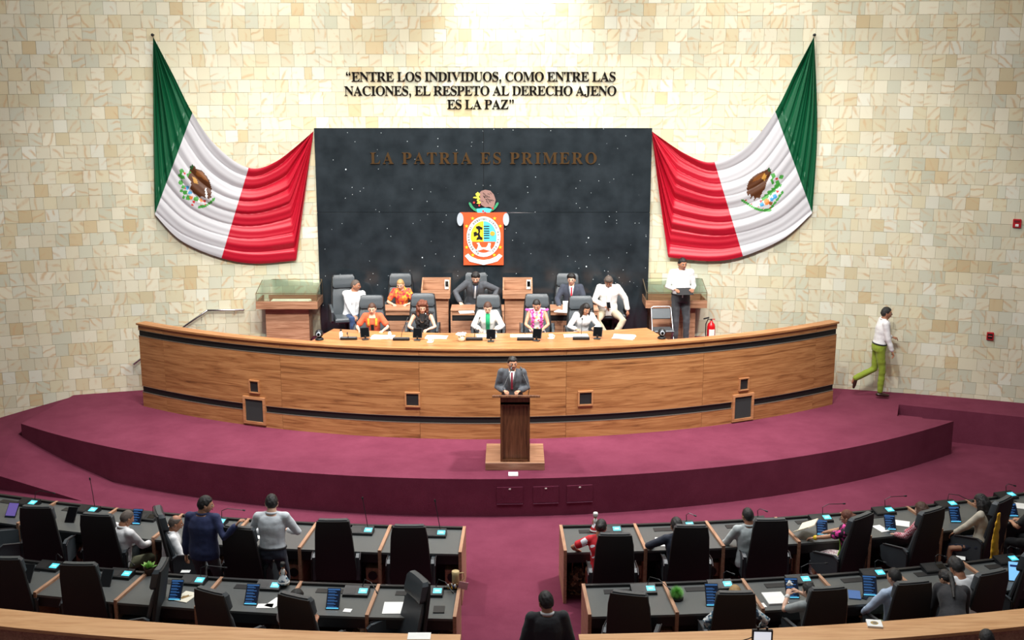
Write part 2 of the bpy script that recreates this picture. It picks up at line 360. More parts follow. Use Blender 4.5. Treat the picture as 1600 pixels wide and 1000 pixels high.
# ---------------------------------------------------------------- black panel
def granite():
    m=bpy.data.materials.new('starry_black_granite'); m.use_nodes=True; nt=m.node_tree; b=nt.nodes['Principled BSDF']
    tc=nt.nodes.new('ShaderNodeTexCoord')
    def stars(scale,th,seed):
        vo=nt.nodes.new('ShaderNodeTexVoronoi'); vo.inputs['Scale'].default_value=scale; nt.links.new(tc.outputs['Object'],vo.inputs['Vector'])
        lt=nt.nodes.new('ShaderNodeMath'); lt.operation='LESS_THAN'; lt.inputs[1].default_value=th; nt.links.new(vo.outputs['Distance'],lt.inputs[0])
        sp=nt.nodes.new('ShaderNodeSeparateColor'); nt.links.new(vo.outputs['Color'],sp.inputs[0])
        gt=nt.nodes.new('ShaderNodeMath'); gt.operation='GREATER_THAN'; gt.inputs[1].default_value=seed; nt.links.new(sp.outputs[0],gt.inputs[0])
        mu=nt.nodes.new('ShaderNodeMath'); mu.operation='MULTIPLY'; nt.links.new(lt.outputs[0],mu.inputs[0]); nt.links.new(gt.outputs[0],mu.inputs[1]); return mu
    a=stars(13,.085,.78); c=stars(3.2,.045,.8)
    mx=nt.nodes.new('ShaderNodeMath'); mx.operation='MAXIMUM'; nt.links.new(a.outputs[0],mx.inputs[0]); nt.links.new(c.outputs[0],mx.inputs[1])
    n=nt.nodes.new('ShaderNodeTexNoise'); n.inputs['Scale'].default_value=2.5; n.inputs['Detail'].default_value=6; nt.links.new(tc.outputs['Object'],n.inputs['Vector'])
    r=ramp(nt,[(.3,srgb(28,34,38)),(.7,srgb(44,51,56))]); nt.links.new(n.outputs[0],r.inputs[0])
    mi=nt.nodes.new('ShaderNodeMix'); mi.data_type='RGBA'; nt.links.new(mx.outputs[0],mi.inputs[0]); nt.links.new(r.outputs[0],mi.inputs[6]); mi.inputs[7].default_value=(.75,.85,.9,1)
    nt.links.new(mi.outputs[2],b.inputs['Base Color']); b.inputs['Roughness'].default_value=.13; b.inputs['Specular IOR Level'].default_value=.5
    return m
GRAN=granite(); PY=24.42; PX0,PX1,PZ1=-4.04,2.86,6.03
pan=empty('granite_panel',((PX0+PX1)/2,PY,DZ2),0,'large black speckled stone panel on the wall behind the upper desks','panel')
px0=PX0-(PX0+PX1)/2; px1=-px0; zm=atY(756,332,PY)[1]-DZ2; zt=PZ1-DZ2
MB().box(px0+.01,px1-.01,.03,.25,0,zt-.01).obj('backing',BAND,pan)
xm=atY(756,332,PY)[0]-(PX0+PX1)/2
for a,b_,c,d in [(px0,xm-.004,0,zm-.003),(xm+.004,px1,0,zm-.003),(px0,xm-.004,zm+.003,zt),(xm+.004,px1,zm+.003,zt)]:
    MB().box(a,b_,0,.03,c,d,bev=.003).obj('slab',GRAN,pan)
# ---------------------------------------------------------------- lettering
TB=dict(A=722,C=722,D=722,E=667,H=778,I=389,J=500,L=667,M=944,N=722,O=778,P=611,R=722,S=556,T=667,U=722,V=722,Z=667); TB[' ']=250; TB[',']=250; TB['“']=500; TB['”']=500
GL={}
def glyph(ch,ext,matl):
    k=(ch,matl.name)
    if k in GL: return GL[k]
    if ch in ',“”':
        mb=MB()
        def drop(cx_,cy_,up):
            s_=-1 if up else 1; P=[(cx_+.075*math.cos(i*PI/6),cy_+.075*math.sin(i*PI/6)) for i in range(12)]
            mb.prism(P,-ext,ext); q=[(cx_+s_*.072,cy_),(cx_+s_*.06,cy_-s_*.13),(cx_-s_*.05,cy_-s_*.21),(cx_-s_*.04,cy_-s_*.17),(cx_+s_*.01,cy_-s_*.05)]
            mb.prism(q[::-1],-ext,ext)
        if ch==',': drop(.1,.06,False)
        else:
            for dx in (0,.2): drop(.1+dx,.50 if ch=='“' else .62,ch=='“')
        me=bpy.data.meshes.new('punctuation_mark'); me.from_pydata(mb.v,[],mb.f); me.materials.append(matl); xs=[v[0] for v in mb.v]; GL[k]=(me,min(xs),max(xs)); return GL[k]
    c=bpy.data.curves.new('letter','FONT'); c.body=chr(0x1D400+ord(ch)-65) if 'A'<=ch<='Z' else ch
    c.size=1; c.extrude=ext; c.bevel_depth=0; c.resolution_u=3
    o=bpy.data.objects.new('letter_tmp',c); COL.objects.link(o); bpy.context.view_layer.update()
    me=bpy.data.meshes.new_from_object(o.evaluated_get(bpy.context.evaluated_depsgraph_get())); bpy.data.objects.remove(o); bpy.data.curves.remove(c)
    me.name='letter'; me.materials.clear(); me.materials.append(matl)
    xs=[v.co.x for v in me.vertices]; GL[k]=(me,min(xs),max(xs)); return GL[k]
def inscription(name,lines,capx,place,matl,label,scale,track=0,ext=.05):
    root=None
    for text,(x0,x1),zb in lines:
        adv=[TB[c]+track for c in text]; tot=sum(adv)-track; k=(x1-x0)/tot; x=x0
        for c,a in zip(text,adv):
            if c!=' ':
                me,mn,mxx=glyph(c,ext,matl); xc=x+(a-track)*k/2
                loc,rz=place(xc,zb)
                if root is None: root=empty(name,loc,0,label,'lettering')
                o=bpy.data.objects.new('letter' if c.isalpha() else 'punctuation_mark',me); COL.objects.link(o); o.parent=root
                s=scale; sx=s*.98
                
                Mm=Matrix.Translation(Vector(loc)-root.location)@Matrix.Rotation(rz,4,'Z')@Matrix.Rotation(PI/2,4,'X')@Matrix.Diagonal((sx,s,s,1))@Matrix.Translation((-(mn+mxx)/2,0,0))
                o.matrix_local=Mm
            x+=a*k
LB=mat('black_bronze_letters',srgb(26,22,18),.25,.5); LG=mat('dull_brass_letters',srgb(140,108,72),.28,.9)
def pw(x,z):
    y=wall_y(x)-.035; n=wall_n(x,y); return (x,y,z),math.atan2(n.x,-n.y)
def line(text,xa,xb,yb):
    A=at_wall(xa,yb); B=at_wall(xb,yb); return (text,(A.x,B.x),(A.z+B.z)/2)
inscription('wall_inscription',[line('“ENTRE LOS INDIVIDUOS, COMO ENTRE LAS',540,962,127),line('NACIONES, EL RESPETO AL DERECHO AJENO',539,963,149),line('ES LA PAZ”',699,804,170)],0,pw,LB,'black raised three-line quotation lettered on the stone wall above the dark panel',.275,ext=.05)
xa,za=atY(579,256,PY-.02); xb,_=atY(932,256,PY-.02)
inscription('panel_inscription',[('LA PATRIA ES PRIMERO',(xa,xb),za)],0,lambda x,z:((x,PY-.02,z),0),LG,'dull brass letters reading a motto across the top of the dark panel',.34,track=190,ext=.05)

# ---------------------------------------------------------------- long curved bench
def curved(c,R0,R1,a0,a1,z0,z1,n=None,side=-1):
    """block between radii R0<R1 (front face = R1, towards the camera)"""
    n=n or max(2,int(abs(a1-a0)/1.2)); mb=MB(); v=[];uv=[]
    for i in range(n+1):
        a=math.radians(a0+(a1-a0)*i/n)
        for R,z in ((R1,z0),(R1,z1),(R0,z1),(R0,z0)): v.append((c[0]+R*math.sin(a),c[1]-R*math.cos(a),z))
    f=[]
    for i in range(n):
        for j in range(4): f.append((i*4+j,i*4+4+j,i*4+4+(j+1)%4,i*4+(j+1)%4))
    f.append((3,2,1,0)); f.append((n*4,n*4+1,n*4+2,n*4+3)); mb.add(v,f)
    mb.arc=(c,R1); return mb
def uvobj(mb,name,m,parent,seed=0):
    c,R=mb.arc; loc=None
    o=mb.obj(name,m,parent); me=o.data; uvl=me.uv_layers.new(name='UVMap'); vs=me.vertices
    for p in me.polygons:
        horiz=abs(p.normal.z)>.7
        for li in p.loop_indices:
            q=vs[me.loops[li].vertex_index].co; dx=q.x-c[0]; dy=c[1]-q.y; a=math.atan2(dx,dy); r=math.hypot(dx,dy)
            uvl.data[li].uv=(a*R+seed*3.7,(r if horiz else q.z)+seed*1.3)
    return o
bench=empty('bench',(0,0,0),0,'long curved walnut presidium bench with two black bands across the stage','desk')
BT=2.36
B0,B1=-33.9,34.9
xs=[222,440,655,885,1098,1270]
seams=[B0]+[math.degrees(math.asin((atY(px,600,y)[0]-BC[0])/BR)) for px,y in ((262,22.4),(440,21.2),(655,20.6),(885,20.6),(1098,21.3),(1270,22.5))]+[B1]
zz=[(SZ,.955,'lower_panel'),(1.085,2.105,'middle_panel'),(2.225,BT-.04,'upper_panel')]
k=0
for i in range(len(seams)-1):
    for z0,z1,nm in zz:
        k+=1
        o=uvobj(curved(BC,BR-.03,BR,seams[i]+.012,seams[i+1]-.012,z0,z1),nm,WALN,bench,seed=k)
uvobj(curved(BC,BR-.16,BR-.022,B0,B1,SZ,BT-.03),'black_core',BAND,bench)
AL=mat('thin_aluminium_line',srgb(150,140,125),.35,.6)
for z in (.957,2.107-1.02-.005,2.107,2.222): curved(BC,BR-.02,BR+.004,B0,B1,z-.004,z+.004).obj('edge_strip',AL,bench)
uvobj(curved(BC,BR-.2,BR+.03,B0-.1,B1+.1,BT-.035,BT),'rail_top',WALN,bench,seed=40)
wa0=math.degrees(math.asin((atY(487,525,21.5)[0]-BC[0])/BR)); wa1=math.degrees(math.asin((atY(1046,520,21.5)[0]-BC[0])/BR))
uvobj(curved(BC,BR-1.2,BR-.2,wa0,wa1,BT-.035,BT),'worktop',WALN,bench,seed=50)
for a in (wa0+.3,-12,-5,2,9,wa1-.3): curved(BC,BR-1.1,BR-.2,a-.1,a+.1,DZ,BT-.035).obj('support_panel',WALN2,bench)
FRM=wood('frame_wood',srgb(130,84,52),srgb(172,118,78),srgb(196,142,98),'Object',0,1)
def vent(px,py,sx,sz,inner,label,spk=False):
    # find angle and z on bench face
    best=None
    for i in range(700):
        a=math.radians(-35+.1*i); x=BC[0]+BR*math.sin(a); y=BC[1]-BR*math.cos(a)
        X,Z=atY(px,py,y)
        if best is None or abs(X-x)<best[0]: best=(abs(X-x),a,x,y,Z)
    _,a,x,y,Z=best
    r=empty('recessed_socket' if not spk else 'speaker_grille',(x,y,Z-sz),a,label,'socket' if not spk else 'speaker','framed fittings on the bench front')
    fr=MB()
    w_=sx*.2
    for b in ((-sx,sx,sz-w_,sz),(-sx,sx,-sz,-sz+w_),(-sx,-sx+w_,-sz+w_,sz-w_),(sx-w_,sx,-sz+w_,sz-w_)): fr.box(b[0],b[1],-.035,.03,b[2]+sz,b[3]+sz)
    fr.obj('frame',FRM,r); MB().box(-sx+w_,sx-w_,-.01,.03,w_,2*sz-w_).obj('cover',inner,r)
MESH_=mat('speaker_cloth',srgb(46,50,50),.8,bscale=200,bump=.4); SOCK=mat('socket_black',srgb(36,38,38),.5)
vent(398,641,.24,.265,MESH_,'large wood-framed black speaker set in the bench front at the left',True)
vent(1160,636,.24,.265,MESH_,'large wood-framed black speaker set in the bench front at the right',True)
vent(398,604,.11,.125,SOCK,'small wood-framed black socket above the left framed speaker of the bench')
vent(644,624,.14,.14,SOCK,'small wood-framed black socket on the bench front left of the podium')
vent(915,622,.14,.14,SOCK,'small wood-framed black socket on the bench front right of the podium')
vent(1161,600,.11,.125,SOCK,'small wood-framed black socket above the right framed speaker of the bench')

# ---------------------------------------------------------------- podium
pod=empty('podium',(0,0,0),0,'walnut speaker podium on a square wooden base in front of the bench','podium')
PB=.79
MB().box(-.45,.55,18.93,19.95,SZ,PB,bev=.004).obj('base_platform',WALN2,pod)
px0_,px1_=-.195,.30
c=MB(); c.box(px0_,px0_+.035,18.99,19.30,PB,1.84); c.box(px1_-.035,px1_,18.99,19.30,PB,1.84); c.box(px0_,px1_,18.99,19.06,1.80,1.925); c.box(px0_+.035,px1_-.035,18.99,19.30,1.78,1.84); c.box(px0_+.035,px1_-.035,18.985,19.1,PB,PB+.035)
c.obj('frame',WALNV,pod); MB().box(px0_+.035,px1_-.035,19.03,19.08,PB+.035,1.80).obj('front_panel',WALNV,pod)
MB().box(-.33,.465,0,.62,-.04,0,bev=.006,M=Matrix.Translation((0,18.90,1.985))@Matrix.Rotation(-.27,4,'X')).obj('reading_top',WALNV,pod)
for s,x in ((-1,-.13),(1,.27)):
    o=MB().tube([(x,19.1,1.92),(x+.02*s,19.12,2.05),(x-.09*s,19.3,2.25),(x-.11*s,19.36,2.3)],.006,6).obj('microphone_stalk',DKMET,pod)
    MB().tube([(x-.11*s,19.36,2.3),(x-.125*s,19.40,2.335)],.014,8).obj('microphone_head',DKMET,o)
tag(MB().box(-.06,.1,18.64,18.82,SZ+.001,SZ+.012).obj('paper_card',PAPER),'white paper card lying on the stage carpet in front of the podium','paper')

# ---------------------------------------------------------------- flags
def inpoly(x,y,P):
    c=False; j=len(P)-1
    for i in range(len(P)):
        if (P[i][1]>y)!=(P[j][1]>y) and x<(P[j][0]-P[i][0])*(y-P[i][1])/(P[j][1]-P[i][1])+P[i][0]: c=not c
        j=i
    return c
def flagmat():
    m=bpy.data.materials.new('satin_flag_cloth'); m.use_nodes=True; nt=m.node_tree; b=nt.nodes['Principled BSDF']
    a=nt.nodes.new('ShaderNodeVertexColor'); a.layer_name='cloth'; nt.links.new(a.outputs['Color'],b.inputs['Base Color'])
    b.inputs['Roughness'].default_value=.45; return m
FLM=flagmat()
fG,fW,fR=srgb(0,84,50),srgb(196,196,200),srgb(184,14,42)
def cr(P,T,t,corners=()):   # piecewise Catmull-Rom through points P at knots T
    for i in range(len(T)-1):
        if t<=T[i+1]+1e-9: break
    t0,t1=T[i],T[i+1]; s=(t-t0)/(t1-t0); p1,p2=P[i],P[i+1]; p0=P[i-1] if i>0 else p1; p3=P[i+2] if i+2<len(P) else p2
    if i in corners: p0=p1
    if i+1 in corners: p3=p2
    f=lambda a,b,c,d:.5*((2*b)+(-a+c)*s+(2*a-5*b+4*c-d)*s*s+(-a+3*b-3*c+d)*s**3)
    return f(p0[0],p1[0],p2[0],p3[0]),f(p0[1],p1[1],p2[1],p3[1])
def disc(x,y,r,ry=None,n=9,rot=0): 
    ry=ry or r; return [(x+r*math.cos(2*PI*i/n)*math.cos(rot)-ry*math.sin(2*PI*i/n)*math.sin(rot),y+r*math.cos(2*PI*i/n)*math.sin(rot)+ry*math.sin(2*PI*i/n)*math.cos(rot)) for i in range(n)]
BRN,BR2,GRN,DGN,BLU,RED,ORA,WHT,OCH=[srgb(*c) for c in ((86,48,22),(128,76,30),(66,150,60),(40,80,40),(60,150,200),(200,50,50),(226,130,60),(236,236,236),(190,140,60))]
def emblem_left():
    k=2.563; q=lambda L:[(220+a/k,40+b/k) for a,b in L]; L=[]
    L.append((BRN,q([(186,600),(196,578),(204,562),(216,562),(222,574),(240,578),(262,600),(276,622),(284,655),(281,690),(268,696),(262,672),(258,690),(244,684),(238,690),(214,672),(196,652),(203,628),(190,612)])))
    L.append((BR2,q([(222,580),(244,584),(262,606),(274,628),(262,622),(240,606),(222,600)]))); L.append((OCH,q([(206,604),(222,612),(230,634),(212,630)])))
    L.append((WHT,q([(256,652),(262,650),(268,690),(260,690)]))); L.append((DGN,q([(196,566),(206,556),(215,562),(210,574),(198,580)])))
    L.append((GRN,q([(184,596),(194,584),(202,588),(192,596),(190,610),(184,606)])))
    for x,y,r in ((163,582,9),(158,600,8),(168,608,8),(160,628,9),(170,646,8),(163,662,7),(178,668,9),(190,690,10),(172,688,7)): L.append((GRN,q(disc(x,y,r*1.05))))
    for x,y,r,c in ((176,592,4,RED),(186,650,8,BLU),(196,668,8,BLU),(202,690,8,ORA),(222,694,10,GRN),(240,700,8,ORA),(212,706,6,RED),(232,704,5,WHT),(178,652,4,RED),(256,704,6,RED),(206,718,5,RED)): L.append((c,q(disc(x,y,r))))
    for i in range(9):
        a=i/8; x=236+a*56; y=726-a*30+8*math.sin(a*PI); L.append((GRN,q(disc(x,y,9,5,rot=-.6)))); 
        if i%2: L.append((RED,q(disc(x,y-6,2.6))))
    return L
def emblem_right():
    k=2.563; q=lambda L:[(1000+a/k,40+b/k) for a,b in L]; L=[]
    L.append((BRN,q([(526,586),(517,574),(500,580),(480,588),(452,604),(434,626),(427,652),(430,682),(440,676),(444,694),(454,682),(458,702),(468,688),(480,692),(490,668),(502,650),(508,626),(518,606)])))
    L.append((BR2,q([(500,586),(480,596),(458,612),(448,628),(470,620),(492,604)]))); L.append((OCH,q([(496,592),(508,600),(500,622),(486,612)])))
    L.append((DGN,q([(508,574),(518,569),(525,577),(522,588),(512,584)])))
    L.append((GRN,q([(520,596),(536,590),(542,604),(532,616),(540,630),(530,636),(524,618),(530,606)])))
    for x,y,r in ((566,606,9),(552,628,9),(546,646,10),(534,658,10),(520,670,11),(506,684,10),(494,694,9),(560,640,7)): L.append((GRN,q(disc(x,y,r))))
    for x,y,r,c in ((540,684,10,BLU),(528,696,8,BLU),(488,716,9,BLU),(508,706,13,ORA),(522,712,8,BR2),(548,614,5,RED),(550,664,5,RED),(484,704,5,RED),(470,716,5,WHT)): L.append((c,q(disc(x,y,r))))
    for i in range(14):
        a=i/13; x=414+a*104; y=702+38*math.sin(a*PI*.62); L.append((GRN,q(disc(x,y,9,5,rot=.5)))); 
        if i%3==1: L.append((RED,q(disc(x+2,y-8,3))))
    for i in range(6): a=i/5; L.append((GRN,q(disc(520+a*50,738-a*70,8,5,rot=-1))))
    return L
def flag(label,TP,TT,BP,BT_,emb,sgn,folds):
    nt_,nq=190,150; ts=[i/nt_ for i in range(nt_+1)]
    V_=[];C=[]
    for t in ts:
        a=cr(TP,TT,t); b=cr(BP,BT_,t,(2,6)); 
        wdt=math.hypot(a[0]-b[0],a[1]-b[1])/75
        A_=.042*min(1,wdt/1.0)
        for j in range(nq+1):
            q=j/nq; x=a[0]+(b[0]-a[0])*q; y=a[1]+(b[1]-a[1])*q
            # sagging folds
            s=q+.03*math.sin(7*t+3*q)
            h=0
            for n_,ph,am in folds: h+=am*math.sin(2*PI*n_*s+ph+1.2*t)
            sharp=abs(math.sin(PI*7*s+2*t+.4))**.5*1.2-.6
            env=1 if .3<t<.7 else (1.0+1.2*min(abs(t-.3) if t<.3 else abs(t-.7),.3)/.3)
            if .33<t<.67: env*=.75
            off=.10+A_*env*(h+sharp)
            p=at_wall(x,y,max(off,.02)); V_.append(tuple(p)); C.append((x,y))
    f=[];fc=[]
    for i in range(nt_):
        for j in range(nq):
            k=i*(nq+1)+j; f.append((k,k+1,k+nq+2,k+nq+1) if sgn>0 else (k,k+nq+1,k+nq+2,k+1))
            t=(ts[i]+ts[i+1])/2; c=fG if t<1/3 else fW if t<2/3 else fR
            x=(C[k][0]+C[k+nq+2][0])/2; y=(C[k][1]+C[k+nq+2][1])/2
            if 1/3<t<2/3:
                for col,P,(bx0,bx1,by0,by1) in emb:
                    if bx0<=x<=bx1 and by0<=y<=by1 and inpoly(x,y,P): c=col
            fc.append(c)
    mb=MB().add(V_,f); o=mb.obj('flag',FLM,smooth=True)
    ca=o.data.color_attributes.new('cloth','FLOAT_COLOR','CORNER'); ca.data.foreach_set('color',np.repeat(np.array(fc,dtype=np.float32),4,axis=0).ravel())
    tag(o,label,'flag','draped flags beside the dark panel'); 
    pin=at_wall(*TP[0],.06); pp=MB().tube([pin+Vector((0,.08,.03)),pin+Vector((0,-.03,.03))],.018,8).ball(pin+Vector((0,-.04,.03)),.03)
    pp.obj('hanging_hook',DKMET,o)
    return o
bbx=lambda L:[(c,P,(min(p[0] for p in P),max(p[0] for p in P),min(p[1] for p in P),max(p[1] for p in P))) for c,P in L]
flag('tricolour flag with eagle emblem draped on the wall left of the dark panel',
 [(239,57),(270,116),(301,177),(340,230),(388,262),(432,252),(490,205)],[0,.18,1/3,.5,2/3,.82,1],
 [(239,57),(239.5,200),(242,335),(283,376),(345,403),(400,412),(463,407),(476,310),(490,205)],[0,.17,1/3,.5,2/3,.76,.86,.93,1],bbx(emblem_left()),1,[(2.3,1,.55),(6.1,2.0,.2),(13,.3,.12)])
flag('tricolour flag with eagle emblem draped on the wall right of the dark panel',
 [(1272,57),(1243,112),(1211,175),(1168,228),(1117,253),(1074,242),(1018,205)],[0,.18,1/3,.5,2/3,.82,1],
 [(1272,57),(1277,200),(1269,333),(1225,372),(1162,400),(1110,408),(1044,402),(1031,310),(1018,205)],[0,.17,1/3,.5,2/3,.76,.86,.93,1],bbx(emblem_right()),-1,[(2.6,2.2,.55),(5.3,.6,.2),(14,1.3,.12)])

# ---------------------------------------------------------------- coat of arms on the panel
OR_=mat('orange_red_enamel',srgb(228,88,46),.4); WH_=mat('white_enamel',srgb(232,232,228),.4); YE_=mat('yellow_enamel',srgb(240,205,50),.4); CY_=mat('light_blue_enamel',srgb(90,205,225),.4)
GR_=mat('green_enamel',srgb(60,150,105),.4); BR_=mat('brown_enamel',srgb(150,116,108),.5,bscale=25); GY_=mat('grey_enamel',srgb(176,186,196),.4); BK_=mat('black_enamel',srgb(24,22,22),.4)
YG_=mat('yellow_green_enamel',srgb(214,216,80),.4); RE_=mat('red_enamel',srgb(200,60,60),.4)
coa=empty('coat_of_arms',(0,0,0),0,'painted coat of arms with orange shield and eagle mounted on the dark panel','emblem')
def plate(name,poly_px,m,d0,d1,parent=coa):   # pixel outline of the flat plate on the panel face; d0..d1 thickness in front
    P=[]
    for x,y in poly_px: X,Z=atY(x,y,PY); P.append((X,Z))
    n=len(P); v=[(x,PY-d0,z) for x,z in P]+[(x,PY-d1,z) for x,z in P]
    f=[tuple(range(n)),tuple(range(n,2*n))[::-1]]+[(i,n+i,n+(i+1)%n,(i+1)%n) for i in range(n)]
    o=MB().add(v,f).obj(name,m,parent)
    import bmesh
    bm=bmesh.new(); bm.from_mesh(o.data); bmesh.ops.recalc_face_normals(bm,faces=bm.faces); bm.to_mesh(o.data); bm.free(); return o
cx=lambda L:[(680+a*.15,280+b*.15) for a,b in L]
sh=plate('shield',cx([(262,345),(745,345),(712,420),(712,890),(297,890),(297,420)]),OR_,0,.05)
for sx in (0,1):
    L=disc(262,415,34,68,18) if sx==0 else disc(738,415,32,66,18)
    plate('scroll_end',cx(L),GY_,.0,.06)
plate('oval_border',cx(disc(505,595,176,210,40)),WH_,.05,.062)
plate('blue_field',cx([(505,432)]+[(505+134*math.sin(a),595-163*math.cos(a)) for a in [i*PI/20 for i in range(1,12)]]+[(638,645),(505,645)]),CY_,.062,.07)
plate('yellow_field',cx([(505,432)]+[(505-134*math.sin(a),595-163*math.cos(a)) for a in [i*PI/20 for i in range(1,12)]]+[(384,645),(505,645)]),YE_,.062,.07)
plate('red_field',cx([(384,645),(628,645)]+[(505+134*math.sin(a),595-163*math.cos(a)) for a in [PI*.66+i*PI*.68/12 for i in range(13)]]),OR_,.062,.07)
fig=plate('dark_figure',cx([(425,490),(455,480),(495,500),(488,520),(468,515),(470,545),(462,560),(472,590),(495,605),(490,628),(462,620),(430,628),(436,605),(450,592),(442,575),(405,592),(402,548),(430,540),(440,560),(452,548),(446,515),(428,506)]),BK_,.07,.078)
for y in (480,505,530,552,575,603): plate('ruin_bar',cx([(507,y),(565,y),(565,y+8),(507,y+8)]),BK_,.07,.078)
plate('sun_disc',cx(disc(597,560,25,24,14)),mat('gold_enamel',srgb(220,165,60),.4),.07,.078)
plate('cross_figure',cx([(430,660),(460,655),(468,680),(485,705),(530,705),(548,680),(552,658),(580,660),(575,700),(585,740),(548,735),(505,722),(460,735),(425,740),(445,700),(448,675)]),WH_,.07,.078)
plate('ribbon',cx([(310,795),(345,770),(375,800),(440,828),(505,838),(570,828),(635,800),(665,772),(700,795),(650,850),(600,865),(505,888),(410,865),(360,852)]),WH_,.05,.066)
for x,y in ((390,405),(620,405),(328,485),(678,485),(328,705),(678,705),(392,785),(615,785)):
    plate('star',cx([(x+(20 if i%2==0 else 8)*math.sin(i*PI/5),y-(20 if i%2==0 else 8)*math.cos(i*PI/5)) for i in range(10)]),YE_,.05,.06)
txt='EL RESPETO AL DERECHO AJENO ES LA PAZ '; LT=MB()
for i,ch in enumerate(txt):
    if ch==' ': continue
    me,mn,mx=glyph(ch,.05,BK_); an=-2.75+i*(5.5/len(txt)); X,Z=atY(680+.15*(505+155*math.sin(an)),280+.15*(595-186*math.cos(an)),PY)
    M_=Matrix.Translation((X,PY-.066,Z))@Matrix.Rotation(-(-an),4,'Y')@Matrix.Rotation(PI/2,4,'X')@Matrix.Diagonal((.058,.058,.058,1))@Matrix.Translation((-(mn+mx)/2,-.34,0))
    LT.add([v.co[:] for v in me.vertices],[tuple(p.vertices) for p in me.polygons],0,M_)
LT.obj('oval_lettering',mat('grey_oval_letters',srgb(90,90,95),.5),coa)['kind']='stuff'
eg=plate('eagle_body',cx([(455,150),(480,122),(520,110),(575,120),(612,160),(630,215),(618,270),(600,300),(560,285),(520,290),(480,265),(462,230),(470,190)]),BR_,0,.05)
for i in range(26):
    a=random.uniform(0,2*PI); r=random.uniform(10,68); x=545+r*math.cos(a); y=200+r*math.sin(a)*1.0; 
    plate('feather',cx(disc(x,y,15,2.2,6,rot=random.uniform(0.2,1.3))),BK_,.05,.053,eg)
plate('eagle_head_disc',cx(disc(430,200,38,44)),BK_,.0,.03)  # plain black enamel disc behind the snake
plate('snake',cx([(420,150),(445,130),(470,155),(455,180),(470,200),(455,220),(475,235),(465,255),(430,250),(445,238),(432,215),(445,200),(395,192),(400,182),(440,180),(425,165)]),YG_,.03,.055)
for i in range(15):
    a=-1.25+2.5*i/14; x=505+145*math.sin(a); y=225+115*math.cos(a)
    plate('laurel_leaf',cx(disc(x,y,26,13,8,rot=a*-.8)),GR_,.02,.045+.002*(i%2))
plate('lake',cx([(430,305),(520,295),(590,305),(570,345),(440,345)]),CY_,.045,.05)
for x,y in ((405,240),(460,270),(600,300),(500,330),(520,345)): plate('flower',cx(disc(x,y,11)),RE_,.045,.056)

# ---------------------------------------------------------------- chairs
ARMT=mat('dark_chrome',srgb(60,56,58),.45,.6)
def make_chair(tall=1.26):
    r=empty('executive_chair')
    # seat
    s=MB().box(-.25,.25,-.26,.24,.40,.50,bev=.03); s.obj('seat',LEATH,r,smooth=False)
    # back shell: trapezoid leaning back, front cushion and rear shell
    def slab(z0,z1,w0,w1,y0,y1,th,b=.02,cx_=0):
        v=[];n=6
        mb=MB()
        for k in range(n+1):
            t=k/n; z=z0+(z1-z0)*t; w_=w0+(w1-w0)*t; y=y0+(y1-y0)*t
            e=b if k in (0,n) else 0
            hw=w_-e; cv=.015
            v+=[(-hw,y-th/2+e*.5,z),(-hw*.4,y-th/2-cv*0+e*.5+.012,z),(hw*.4,y-th/2+e*.5+.012,z),(hw,y-th/2+e*.5,z),(hw+.008,y,z),(hw,y+th/2-e*.5,z),(hw*.5,y+th/2+.01-e*.5,z),(-hw*.5,y+th/2+.01-e*.5,z),(-hw,y+th/2-e*.5,z),(-hw-.008,y,z)]
        f=[]
        for k in range(n):
            for j in range(10): f.append((k*10+j,k*10+(j+1)%10,(k+1)*10+(j+1)%10,(k+1)*10+j))
        f.append(tuple(range(10))[::-1]); f.append(tuple(range(n*10,n*10+10))); return mb.add(v,f)
    T=tall
    smooth_angle(slab(.36,T-.015,.295,.235,.25,.42,.045).obj('backrest',SHELL,r))
    smooth_angle(slab(.50,T-.25,.255,.225,.19,.335,.05).obj('back_cushion',LEATH,r))
    h=slab(T-.245,T,.228,.218,.315,.375,.095,.03); smooth_angle(h.obj('headrest',LEATH,r))
    for sx in (-1,1):
        a=MB(); P=[(.27,.36),(.27,.68),(.20,.71),(-.14,.66),(-.20,.62),(-.16,.44),(-.05,.38)]
        M_=Matrix.Translation((sx*.30-.02,0,0))@Matrix(((0,0,1,0),(1,0,0,0),(0,1,0,0),(0,0,0,1)))
        a.prism(P,0,.045,M=M_); o=a.obj('armrest',LEATH,r)
        MB().tube([(sx*.335,.29,.36),(sx*.335,.29,.66),(sx*.335,.20,.715),(sx*.335,-.14,.665)],.008,6).obj('arm_tube',ARMT,o)
    MB().cyl(0,0,.10,.40,.03,.04,12).obj('pedestal',DKMET,r)
    for k in range(5):
        a=2*PI*k/5+.3; l=MB().tube([(0,0,.115),(.29*math.cos(a),.29*math.sin(a),.075)],[.026,.018],6).obj('base_leg',DKMET,r)
        MB().ball((.29*math.cos(a),.29*math.sin(a),.034),.033,8,6).obj('castor',BLK,l)
    return r
chair0=make_chair(); used=[False]
def place_chair(x,y,z,yaw,label,group,s=1.0,tilt=0):
    c=chair0 if not used[0] else copy_tree(chair0); used[0]=True
    c.location=(x,y,z); c.rotation_euler=(0,0,yaw); c.scale=(1,1,s)
    tag(c,label,'chair',group); return c
# yaw 0 faces the camera (-Y); back is at +Y
def chair_px(px,py,zf,yawdeg,label,group,s=1.0):
    yaw=math.radians(yawdeg); x,y=at(px,py,zf+1.26*s); bx,by=.0,.40   # backrest top offset
    ox=bx*math.cos(yaw)-by*math.sin(yaw); oy=bx*math.sin(yaw)+by*math.cos(yaw)
    return place_chair(x-ox,y-oy,zf,yaw,label,group,s)
